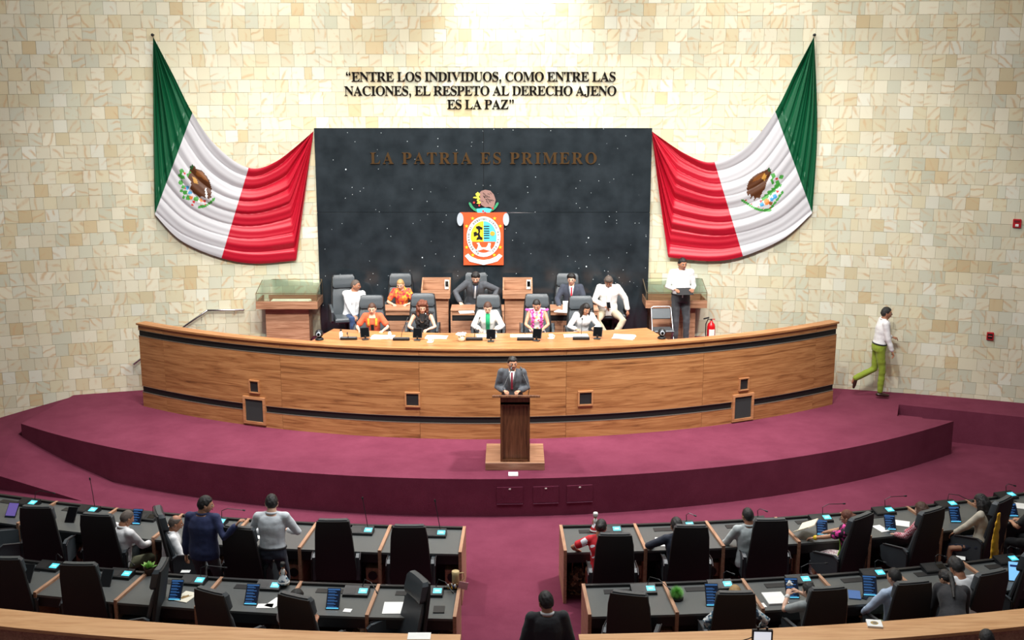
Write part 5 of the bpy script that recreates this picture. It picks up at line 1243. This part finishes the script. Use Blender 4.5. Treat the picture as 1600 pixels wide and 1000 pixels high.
# alarms
for px,py,lab,w_,h_ in ((1589,349,'red fire alarm strobe high on the right wall',.075,.085),(1547,525,'red fire alarm call point low on the right wall',.065,.08)):
    p=at_wall(px,py,.02); nn=wall_n(p.x,p.y); r=empty('fire_alarm',p,math.atan2(nn.x,-nn.y),lab,'alarm')
    MB().box(-w_,w_,-.035,.015,-h_,h_,bev=.008).obj('housing',mat('alarm_red',srgb(176,24,34),.4),r)
    if px>1580: MB().box(-.03,.03,-.05,-.034,-.06,-.01,bev=.005).obj('strobe_lens',WHITEP,r); MB().box(-.05,.05,-.038,-.034,.02,.06).obj('plate',mat('dark_red',srgb(110,16,24),.5),r)
    else: MB().box(-.045,.045,-.038,-.034,-.05,.05).obj('pull_plate',BLK,r); MB().tube([(-.03,-.045,.0),(.03,-.045,.0)],.012,6).obj('pull_handle',mat('alarm_red',srgb(176,24,34),.4),r)
# ---------------------------------------------------------------- things on the bench
BZ=BT
def ptz(px,py,label):
    x,y=at(px,py,BZ); r=empty('conference_camera',(x,y,BZ),0,label,'camera','conference cameras on the bench')
    MB().lathe([(.075,0),(.08,.01),(.07,.035),(.05,.045)],18).obj('base',DKMET,r,smooth=True); MB().ball((0,0,.12),(.075,.072,.078),16,12).obj('head',DKMET,r,smooth=True)
    MB().cyl(0,0,0,.03,.042,.04,16,M=Matrix.Translation((0,-.055,.12))@Matrix.Rotation(PI/2,4,'X')).obj('lens_ring',GY_,r); MB().cyl(0,0,0,.012,.028,.026,14,M=Matrix.Translation((0,-.082,.12))@Matrix.Rotation(PI/2,4,'X')).obj('lens',OFFS,r)
ptz(499,531,'dark round conference camera on the left end of the bench top'); ptz(1034,529,'dark round conference camera on the right end of the bench top')
who=['the woman in orange and black','the curly-haired woman','the person in white jacket','the woman in pink and white','the long-haired woman in white']
for i,((mx,my),(tx,ty)) in enumerate(zip([(545,531),(627,532),(741,532),(821,532),(908,531)],[(571,531),(652,532),(767,534),(838,533),(933,530)])):
    x,y=at(mx,my,BZ); r=empty('gooseneck_microphone',(x,y,BZ),0,'black bar-based gooseneck microphone in front of '+who[i],'microphone','bench microphones')
    MB().box(-.155,.155,-.03,.03,0,.06,bev=.012).obj('base',DKMET,r)
    tip=[(-.02,-.04,.12),(.10,.2,.36),(.09,.22,.36),(-.01,.12,.12),(.02,.1,.36)][i]
    s=MB().tube([(0,0,.05),(tip[0]*.2,0,tip[2]*.5),(tip[0],tip[1],tip[2])],.005,6).obj('stalk',DKMET,r); MB().tube([tip,(tip[0]*1.1,tip[1]+.03,tip[2]+.02)],.013,7).obj('microphone_head',DKMET,s)
    x,y=at(tx,ty,BZ); rz=[.35,-.1,-.02,-.35,-.3][i]
    r=empty('voting_display',(x,y,BZ),rz,'small black tilted display on a stand in front of '+who[i],'display','bench displays')
    MB().box(-.06,.06,-.04,.05,0,.02,bev=.006).obj('foot',DKMET,r); MB().box(-.015,.015,.0,.02,.02,.08).obj('neck',DKMET,r)
    MB().box(-.085,.085,-.01,.01,.05,.23,bev=.004,M=Matrix.Rotation(-.35,4,'X')).obj('screen_back',DKMET,r); MB().box(-.075,.075,-.0115,-.0098,.06,.22,M=Matrix.Rotation(-.35,4,'X')).obj('panel',OFFS,r)
def papers(px,py,z,sx,sy,rz,label,n=1,name='paper_sheet',cat='paper',m=None,grp=None,th=.004):
    x,y=at(px,py,z); r=empty(name,(x,y,z),math.radians(rz),label,cat,grp)
    for i in range(n):
        a=random.uniform(-.2,.2)*(i>0); MB().box(-sx/2,sx/2,-sy/2,sy/2,.0005+i*(th+.001),th+i*(th+.001),M=Matrix.Rotation(a,4,'Z')).obj('sheet',m or PAPER,r)
    return r
g='papers on the bench'
papers(598,527,BZ,.42,.30,3,'white papers on the bench in front of the woman in orange and black',2,grp=g)
papers(682,527,BZ,.40,.26,-4,'white papers on the bench in front of the curly-haired woman',2,grp=g)
papers(760,525,BZ,.36,.24,0,'white papers on the bench in front of the person in white jacket',2,grp=g)
papers(818,525,BZ,.50,.22,0,'white papers on the bench in front of the woman in pink and white',2,grp=g)
papers(900,525,BZ,.45,.24,0,'white papers on the bench in front of the long-haired woman',2,grp=g)
papers(975,527,BZ,.40,.32,-18,'loose pile of white papers at the right end of the seated row',4,grp=g)
for px,lab in ((533,'small white bottle on the bench left of the first microphone'),(609,'small white bottle on the bench right of the woman in orange and black')):
    x,y=at(px,530,BZ); r=empty('bottle',(x,y,BZ),0,lab,'bottle'); MB().lathe([(.032,0),(.034,.02),(.034,.12),(.018,.145),(.016,.16)],12).obj('flask',WHITEP,r,smooth=True); MB().lathe([(.019,.158),(.019,.185)],10).obj('cap',DKMET,r)
x,y=at(721,533,BZ); r=empty('flower_vase',(x,y,BZ),0,'white flowers in a low pale vase on the bench beside the middle microphone','flowers'); MB().lathe([(.05,0),(.065,.03),(.06,.09),(.05,.1)],14).obj('vase',mat('pale_vase',srgb(226,214,184),.3),r,smooth=True)
for i in range(14): a=i*2.4; q=.03+.05*((i*7)%10)/10; o=MB().ball((q*math.cos(a)*1.2,q*math.sin(a),.12+.03*((i*3)%5)/5),(.026,.026,.02),8,5).obj('blossom',WHITEP,r)
for px,py,lab in ((861,529,'white coffee cup on the bench right of the woman in pink and white'),(672,535,'small white cup on the bench by the curly-haired woman')):
    x,y=at(px,py,BZ); r=empty('cup',(x,y,BZ),0,lab,'cup'); MB().lathe([(.028,0),(.034,.01),(.045,.08),(.041,.08),(.03,.015)],14).obj('bowl',WHITEP,r,smooth=True); MB().tube([(.042,0,.065),(.066,0,.06),(.066,0,.03),(.036,0,.02)],.006,6).obj('handle',WHITEP,r); MB().lathe([(.02,-.0),(.06,.004),(.065,.008),(.03,.004)],14).obj('saucer',WHITEP,r)
papers(729,488,DZ2+.745,.3,.21,10,'white papers under the hand of the bearded man on the upper desk',2)
papers(880,487,DZ2+.745,.32,.2,-20,'white papers on the desk of the young man in red tie',2)
x,y=at(884,486,DZ2+.745); r=empty('paper_box',(x,y+.05,DZ2+.742),.05,'upright white card box on the desk of the young man in red tie','box'); MB().box(-.055,.055,-.03,.03,0,.19,bev=.003).obj('carton',WHITEP,r); MB().box(-.057,.057,-.032,.032,.15,.192).obj('lid',PAPER,r)

# ---------------------------------------------------------------- things on the audience desks
TZ=.766
def tangent(px,py,z=TZ):
    x,y=at(px,py,z); return math.atan2(x-RC[0],RC[1]-y)
def console(px,py,lab,mic,lit=True):
    """px,py = centre of the lit display"""
    x,y=at(px,py,TZ+.05); ra=tangent(px,py); r=empty('microphone_console',(x,y,TZ),ra,lab,'console','microphone consoles on the desks')
    b=MB(); b.add([(-.26,-.10,0),(.07,-.10,0),(.07,.10,0),(-.26,.10,0),(-.255,-.095,.035),(.065,-.095,.035),(.065,.095,.075),(-.255,.095,.075)],[(3,2,1,0),(4,5,6,7),(0,1,5,4),(1,2,6,5),(2,3,7,6),(3,0,4,7)]); b.obj('base',DKMET,r)
    MB().box(-.24,-.10,-.001,.001,0,.12,M=Matrix.Translation((0,-.08,.040))@Matrix.Rotation(-PI/2+.207,4,'X')).obj('loudspeaker_grille',BLK,r)
    MB().box(-.058,.050,0,.003,-.05,.05,M=Matrix.Translation((0,-.01,.056))@Matrix.Rotation(-PI/2+.207,4,'X')).obj('display',CYAN if lit else OFFS,r)
    if lit: MB().box(-.035,.028,0,.0045,-.018,.02,M=Matrix.Translation((0,-.012,.0565))@Matrix.Rotation(-PI/2+.207,4,'X')).obj('display_text',mat('display_pale',srgb(150,225,240),.3,emit=srgb(150,225,240),es=.55),r)
    if mic=='up': P=[(-.03,.08,.07),(-.06,.10,.25),(-.10,.12,.47)]
    elif mic=='back': P=[(-.03,.08,.07),(.0,.10,.16),(.10,.0,.17),(.2,-.16,.12)]
    elif mic=='side': P=[(-.03,.08,.07),(-.03,.10,.17),(.06,.10,.21),(.30,.10,.20)]
    elif mic=='hook': P=[(-.03,.08,.07),(-.035,.09,.16),(.0,.08,.19),(.07,.04,.17)]
    else: return
    s=MB().tube(P,.0055,6).obj('gooseneck',DKMET,r); a,b_=Vector(P[-2]),Vector(P[-1]); d=(b_-a).normalized(); MB().tube([b_,b_+d*.03],.012,7).obj('microphone_head',DKMET,s)
for blk,row,lst in (('left','front',[(690,832,'up'),(576,828,'up'),(None,0,0),(346,814,'side'),(238,807,'hook',False),(146,796,'up'),(52,785,'side')]),
 ('left','rear',[(684,923,'back'),(568,923,'back'),(431,914,'up2'),(313,906,'side'),(199,896,'hook'),(86,884,'hook')]),
 ('right','front',[(964,826,'up2'),(1078,819,'hook'),(1190,812,'hook',False),(1292,808,'side'),(1390,796,'side'),(1488,786,'back'),(1580,772,'hook')]),
 ('right','rear',[(1017,919,'back'),(1137,912,'hook'),(1259,904,'side'),(1375,894,'hook'),(1470,885,'hook',False),(1583,872,'hook')])):
    for i,t in enumerate(lst):
        if t[0] is None: continue
        lit=not(len(t)>3); console(t[0],t[1],'%s microphone console %s from the aisle, %s row of the %s block'%('lit cyan' if lit else 'unlit dark',ORD[i],row,blk),t[2] if t[2]!='up2' else None,lit)
def tablet(px,py,lab,lit=1,w_=.17,h_=.26,ry=0.0,tilt=-.75):
    x,y=at(px,py+14,TZ); ra=tangent(px,py)+ry; r=empty('tablet',(x,y,TZ),ra,lab,'tablet','tablets on the desks')
    M_=Matrix.Rotation(tilt,4,'X'); MB().box(-w_/2,w_/2,-.004,.006,.004,h_,bev=.002,M=M_).obj('body',BLK,r); MB().box(-w_/2+.007,w_/2-.007,-.006,-.003,.012,h_-.008,M=M_).obj('screen',SCRN if lit else OFFS,r)
    MB().box(-.03,.03,.02,.14,0,.006).obj('stand_foot',BLK,r); MB().box(-.014,.014,.075,.083,.0,.07).obj('stand',BLK,r)
    if lit==1:
        q=MB()
        for k_ in range(6):
            z=.03+.038*k_; q.box(-w_/2+.015,w_/2-.03-.02*(k_%2),-.0068,-.006,z,z+.009,M=M_); q.box(-w_/2+.015,w_/2-.07,-.0068,-.006,z+.015,z+.020,M=M_)
        q.obj('list_rows',ROWB,r)['kind']='stuff'; MB().box(-w_/2+.008,w_/2-.008,-.0068,-.006,h_-.03,h_-.012,M=M_).obj('title_bar',ROWB,r); MB().box(-w_/2+.008,w_/2-.008,-.0068,-.006,.013,.026,M=M_).obj('bottom_bar',mat('cyan_bar',srgb(90,190,230),.3,emit=srgb(90,190,230),es=.5),r)
    if lit==2: 
        MB().box(-w_/2+.008,w_/2-.008,-.0068,-.006,.012,h_-.01,M=M_).obj('page',mat('pale_blue_page',srgb(120,180,230),.3,emit=srgb(120,180,225),es=.5),r); MB().box(-.05,.05,-.0074,-.0068,h_-.08,h_-.05,M=M_).obj('heading',mat('dark_blue_text',srgb(30,50,120),.4),r)
    if lit==3:
        MB().box(-w_/2+.008,w_/2-.008,-.0068,-.006,.03,h_-.01,M=M_).obj('page',mat('violet_page',srgb(100,84,150),.3,emit=srgb(100,84,150),es=.3),r)
for a in [(15,795,'tablet with violet page at the left edge of the front left desks',3,.17,.24,.15),(108,803,'dark unlit tablet in front of the empty chair, front left row',0,.15,.25,.15),(211,806,'tablet with blue list in front of the grey-haired man',1,.15,.25,.15),
 (38,897,'dark unlit tablet at left edge of the rear left desks',0,.16,.26,.15),(163,903,'dark unlit tablet half hidden behind an empty chair, rear left desks',0,.15,.24,.1),(272,925,'tablet with blue list beside the turned chair, rear left desks',1,.16,.28,.1),(391,932,'tablet with blue list left of the folded white papers',1,.17,.28,.05),(519,939,'tablet with blue list right of the woman in white blouse',1,.17,.28,.04),(638,944,'dark tablet edge behind the turned aisle chair, rear left desks',0,.13,.22,0),
 (1285,823,'tablet with blue list in front of the woman reading a book',1,.16,.24,-.3),(1392,815,'tablet with blue list in front of the woman in red checked jacket',1,.16,.24,-.3),(1494,803,'tablet with blue list in front of the long-haired woman',1,.16,.26,-.3),(1584,794,'tablet with blue list at the right edge, front right desks',1,.15,.22,-.3),
 (1114,934,'tablet with blue list left of the chair hiding the blonde person',1,.17,.30,-.1),(1239,922,'tablet with teal page in front of the woman with ponytail',1,.17,.28,-.15),(1360,918,'tablet with blue list in front of the man in light blue shirt',1,.18,.28,-.3),(1585,895,'tablet with pale blue page at the right edge, rear right desks',2,.15,.28,-.5)]:
    tablet(*a)
pz=TZ+.001
for a in [(402,838,pz,.22,.2,15,'white paper beside the standing man in pale shirt'),(414,947,pz,.2,.12,0,'small folded white paper, rear left desks'),(430,942,pz,.15,.26,-25,'larger folded white paper beside the chair of the woman in white',),(543,954,pz,.10,.09,-10,'tiny white note beside the tablet, rear left desks'),(615,950,pz,.26,.32,0,'large white sheet on aisle desk of the rear left row'),
 (290,893,.80,.12,.08,0,'white card on the desk edge behind the balding man'),(1036,847,pz,.22,.30,-5,'white sheet in front of the person in dark navy shirt'),(1190,946,pz,.10,.12,10,'small white note left of the white notebook, rear right desks'),(1376,826,pz,.14,.24,20,'white sheet partly behind the chair, front right desks'),(1409,818,pz,.22,.22,-20,'white sheet under the phone of the woman in red checks'),(1597,791,pz,.2,.24,-20,'white sheet at the right edge, front right desks'),(1501,872,pz,.12,.12,-20,'white card near the person in white shirt, rear right desks')]:
    papers(*a)
papers(1211,936,pz,.26,.32,6,'white closed notebook on the desk of the woman with ponytail',1,'notebook','notebook',th=.02); papers(1335,930,pz,.15,.24,-12,'blue notebook beside a tablet, rear right desks',1,'notebook','notebook',mat('blue_cover',srgb(70,110,170),.5),th=.012)
papers(1351,932,pz,.09,.17,-30,'black phone lying beside the blue notebook',1,'phone','phone',OFFS,th=.009); papers(686,953,pz,.14,.18,0,'dark keypad at the aisle end of the rear left desks',1,'keypad','keypad',BLK,th=.012)
papers(655,994,1.101,.26,.16,0,'white paper lying on the left rear partition top',1); 
nb=papers(1366,976,1.101,.17,.17,-8,'white booklet with gold crest lying on the right rear partition top',1,'booklet','booklet',th=.022)
MB().add([(.045*math.cos(i*PI/6),.045*math.sin(i*PI/6),.0228) for i in range(12)],[tuple(range(12))]).obj('crest_ring',mat('gold_print',srgb(176,150,90),.5),nb); MB().add([(.025*math.cos(i*PI/6)+.005,.025*math.sin(i*PI/6),.0236) for i in range(12)],[tuple(range(12))]).obj('crest_centre',mat('grey_print',srgb(120,110,100),.5),nb)
bo=papers(291,933,pz,.20,.28,-20,'white booklet with brown bird picture, rear left desks',1,'booklet','booklet',mat('cream_booklet',srgb(232,226,206),.6),th=.008)
MB().add([(x*.001,y*.001,.0088) for x,y in [(-40,-60),(-10,-80),(20,-20),(60,60),(20,30),(0,60),(-20,20),(-50,0)]],[tuple(range(8))]).obj('picture',mat('brown_picture',srgb(140,110,60),.6),bo)
# succulent, spiky plant
x,y=at(233,894,.80); r=empty('potted_succulent',(x,y,.80),0,'green rosette succulent in brown pot on the rear left desk','plant'); MB().lathe([(.05,-.034),(.07,.06),(.075,.07),(.06,.065)],14).obj('pot',mat('brown_pot',srgb(80,56,44),.6),r,smooth=True)
for i in range(16):
    a=i*2.4; t=i/16; L_=.13-.05*t; el=.35+.9*t; w_=.03
    d=Vector((math.cos(a)*math.cos(el),math.sin(a)*math.cos(el),math.sin(el))); s=Vector((-math.sin(a),math.cos(a),0)); u=d.cross(s)
    b0=Vector((0,0,.06)); P=[b0-s*w_*.5,b0+s*w_*.5,b0+d*L_*.6+s*w_,b0+d*L_,b0+d*L_*.6-s*w_,b0+d*L_*.5+u*-.012]
    MB().add(P,[(0,1,5),(1,2,5),(2,3,5),(3,4,5),(4,0,5),(0,4,3,2,1)]).obj('leaf',[GREEN,GREEN2][i%2],r)
x,y=at(1057,936,TZ); r=empty('spiky_plant',(x,y,TZ),0,'round spiky bright green plant on a dark dish, rear right desk','plant'); MB().lathe([(.06,0),(.09,.02),(.085,.03),(.04,.025)],14).obj('dish',BLK,r)
q=MB()
for i in range(260):
    z=1-1.6*(i/260); a=i*2.399; rr=math.sqrt(max(0,1-z*z)); d=Vector((rr*math.cos(a),rr*math.sin(a),z)); c=Vector((0,0,.085)); s=d.orthogonal().normalized()*.007; t=d.cross(s)
    q.add([c+s,c-s*.5+t*.8,c-s*.5-t*.8,c+d*.105],[(0,1,3),(1,2,3),(2,0,3)])
q.obj('spikes',mat('spike_green',srgb(120,190,90),.5),r)['kind']='stuff'; MB().ball((0,0,.07),.05,10,8).obj('core',GREEN,r)
# dolls / crafts
def doll(px,py,z,label,skirt,head,hat):
    x,y=at(px,py,z); r=empty('craft_doll',(x,y,z),0,label,'doll'); MB().lathe([(.075,0),(.08,.02),(.055,.07),(.03,.12),(.022,.125)],16).obj('skirt',skirt,r,smooth=True); MB().lathe([(.022,.12),(.03,.15),(.026,.19),(.012,.2)],12).obj('torso',WHITEP,r,smooth=True)
    MB().ball((0,0,.225),.026,10,8).obj('head',head,r,smooth=True); MB().lathe([(.034,.235),(.036,.27),(.03,.29),(.01,.29)],12).obj('hat',hat,r,smooth=True); MB().lathe([(.081,.02),(.074,.038),(.078,.02)],16).obj('skirt_band',WHITEP,r)
    for s in (-1,1): MB().tube([(s*.024,0,.18),(s*.045,-.01,.14),(s*.03,-.02,.12)],.008,6).obj('arm',head,r)
doll(930,830,TZ,'small doll with red striped skirt and white hat on the aisle desk',P_RW,BR2 if False else SK2,WHITEP)
st_=MB().box(-.05,.05,-.05,.05,0,.02); x,y=at(446,912,.80); tag(st_.obj('wooden_coaster',mat('pale_wood',srgb(206,180,140),.5),loc=None),'small pale wooden plaque on the divider edge, rear left desks','plaque').location=(x,y,.801)
doll(443,911,.822,'colourful doll figure with dark hair on a pale plaque, rear left desks',P_BW,SK2,HB)
# mascot-like craft hanging at the aisle end panel: mug, toys and pink card
x,y=at(712,917,.80); r=empty('craft_bundle',(x,y,.80),0,'bundle of small crafts with a tan mug and pink card on the aisle desk end','ornament')
MB().lathe([(.03,.0),(.05,.02),(.045,.14),(.05,.2),(.04,.2)],12,M=Matrix.Translation((0,0,.02))).obj('tan_vase',mat('tan_clay',srgb(196,172,124),.5),r,smooth=True); MB().tube([(.045,0,.19),(.10,0,.2),(.11,0,.12),(.05,0,.06)],.007,6).obj('vase_handle',mat('tan_clay',srgb(196,172,124),.5),r)
MB().box(.03,.15,-.03,-.025,0,.10,M=Matrix.Rotation(.2,4,'Y')).obj('pink_card',mat('pink_card',srgb(226,176,184),.7),r)
for i in range(12):
    MB().ball((-.09+.022*(i%6),-.06-.02*(i//6),.025+.03*((i*5)%4)/2),(.02,.018,.022),8,6).obj('bead_cluster',[mat('gold_bead',srgb(200,150,50),.4),NAVY,WHITEP,mat('brown_bead',srgb(110,70,30),.5)][i%4],r)
# mugs on shelf boxes, bag, monitor
def mug(px,py,z,label):
    x,y=at(px,py,z); r=empty('mug',(x,y,z),0,label,'mug','white mugs under the rear left desks'); MB().lathe([(.036,0),(.038,.005),(.038,.10),(.034,.10),(.034,.02),(.0,.02)],14).obj('cup',mat('ivory_ceramic',srgb(206,202,186),.3),r,smooth=True); MB().tube([(-.036,0,.085),(-.06,0,.075),(-.06,0,.035),(-.036,0,.025)],.006,6).obj('handle',mat('ivory_ceramic',srgb(206,202,186),.3),r)
mug(567,986,.48,'ivory mug under the second rear left desk from the aisle'); mug(707,985,.48,'ivory mug under the aisle desk of the rear left row')
x,y=at(900,938,0); r=empty('handbag',(x+.03,y+.22,0),0,'brown patterned handbag on the floor under the aisle desk, front right row','bag')
g=MB().tube([(0,0,.05),(0,0,.16),(0,0,.30),(0,0,.36)],[.15,.16,.13,.09],14,flat=.5,up=(1,0,0)); meshobj(fuse(g,.016,.02,9,2),'pouch',pattern('brown_snake_pattern',srgb(90,62,44),[srgb(150,110,80),srgb(60,40,30),srgb(176,140,110)],26),r)
MB().tube([(-.08,0,.33),(-.07,0,.52),(0,0,.60),(.07,0,.5),(.08,0,.33)],.010,6).obj('strap',mat('tan_strap',srgb(150,96,64),.5),r)
x,y=at(1190,1000,1.1); r=empty('camera_monitor',(x,y-.02,1.1),-.05,'small lit camera monitor with knobs on the right partition top','monitor'); MB().box(-.115,.115,-.02,.02,.0,.14,bev=.006).obj('body',BLK,r); MB().box(-.095,.095,-.024,-.02,.02,.12).obj('screen',mat('monitor_white',srgb(220,226,236),.3,emit=srgb(220,226,236),es=.5),r)
for s in (-1,1): MB().cyl(s*.05,0,.14,.17,.014,n=10).obj('knob',BLK,r)
MB().tube([(-.115,0,.04),(-.16,-.02,.03),(-.25,-.03,.006)],.006,6).obj('cable',BLK,r)
# yellow garment over the front right chair and scarf
x,y=at(1560,815,1.2); b=MB(); 
pts=[(-.10,0,.0),(-.06,0,-.25),(-.02,0,-.55),(0,.0,-.8)]
yg=empty('yellow_shawl',(x,y,1.2),math.radians(40),'yellow shawl hanging between the right front chairs','shawl')
g=MB().tube([(0,0,.10),(0,.02,-.2),(.02,.02,-.55),(.05,0,-1.12)],[.05,.09,.11,.13],12,flat=.25,up=(1,0,0)); meshobj(fuse(g,.014,.012,8,4),'cloth',YELC,yg)

x,y=at(1546,800,1.08); sc=empty('scarf',(x,y,1.0),math.radians(40),'yellow and green scarf beside the long-haired woman in the front right row','scarf')
g=MB().tube([(-.05,0,.26),(.0,.01,.16),(.06,.02,.02),(.08,.02,-.2)],[.03,.05,.06,.04],10,flat=.3,up=(1,0,0)); meshobj(fuse(g,.010,.006,12,4),'cloth',cloth('yellow_green_scarf',206,200,40),sc)
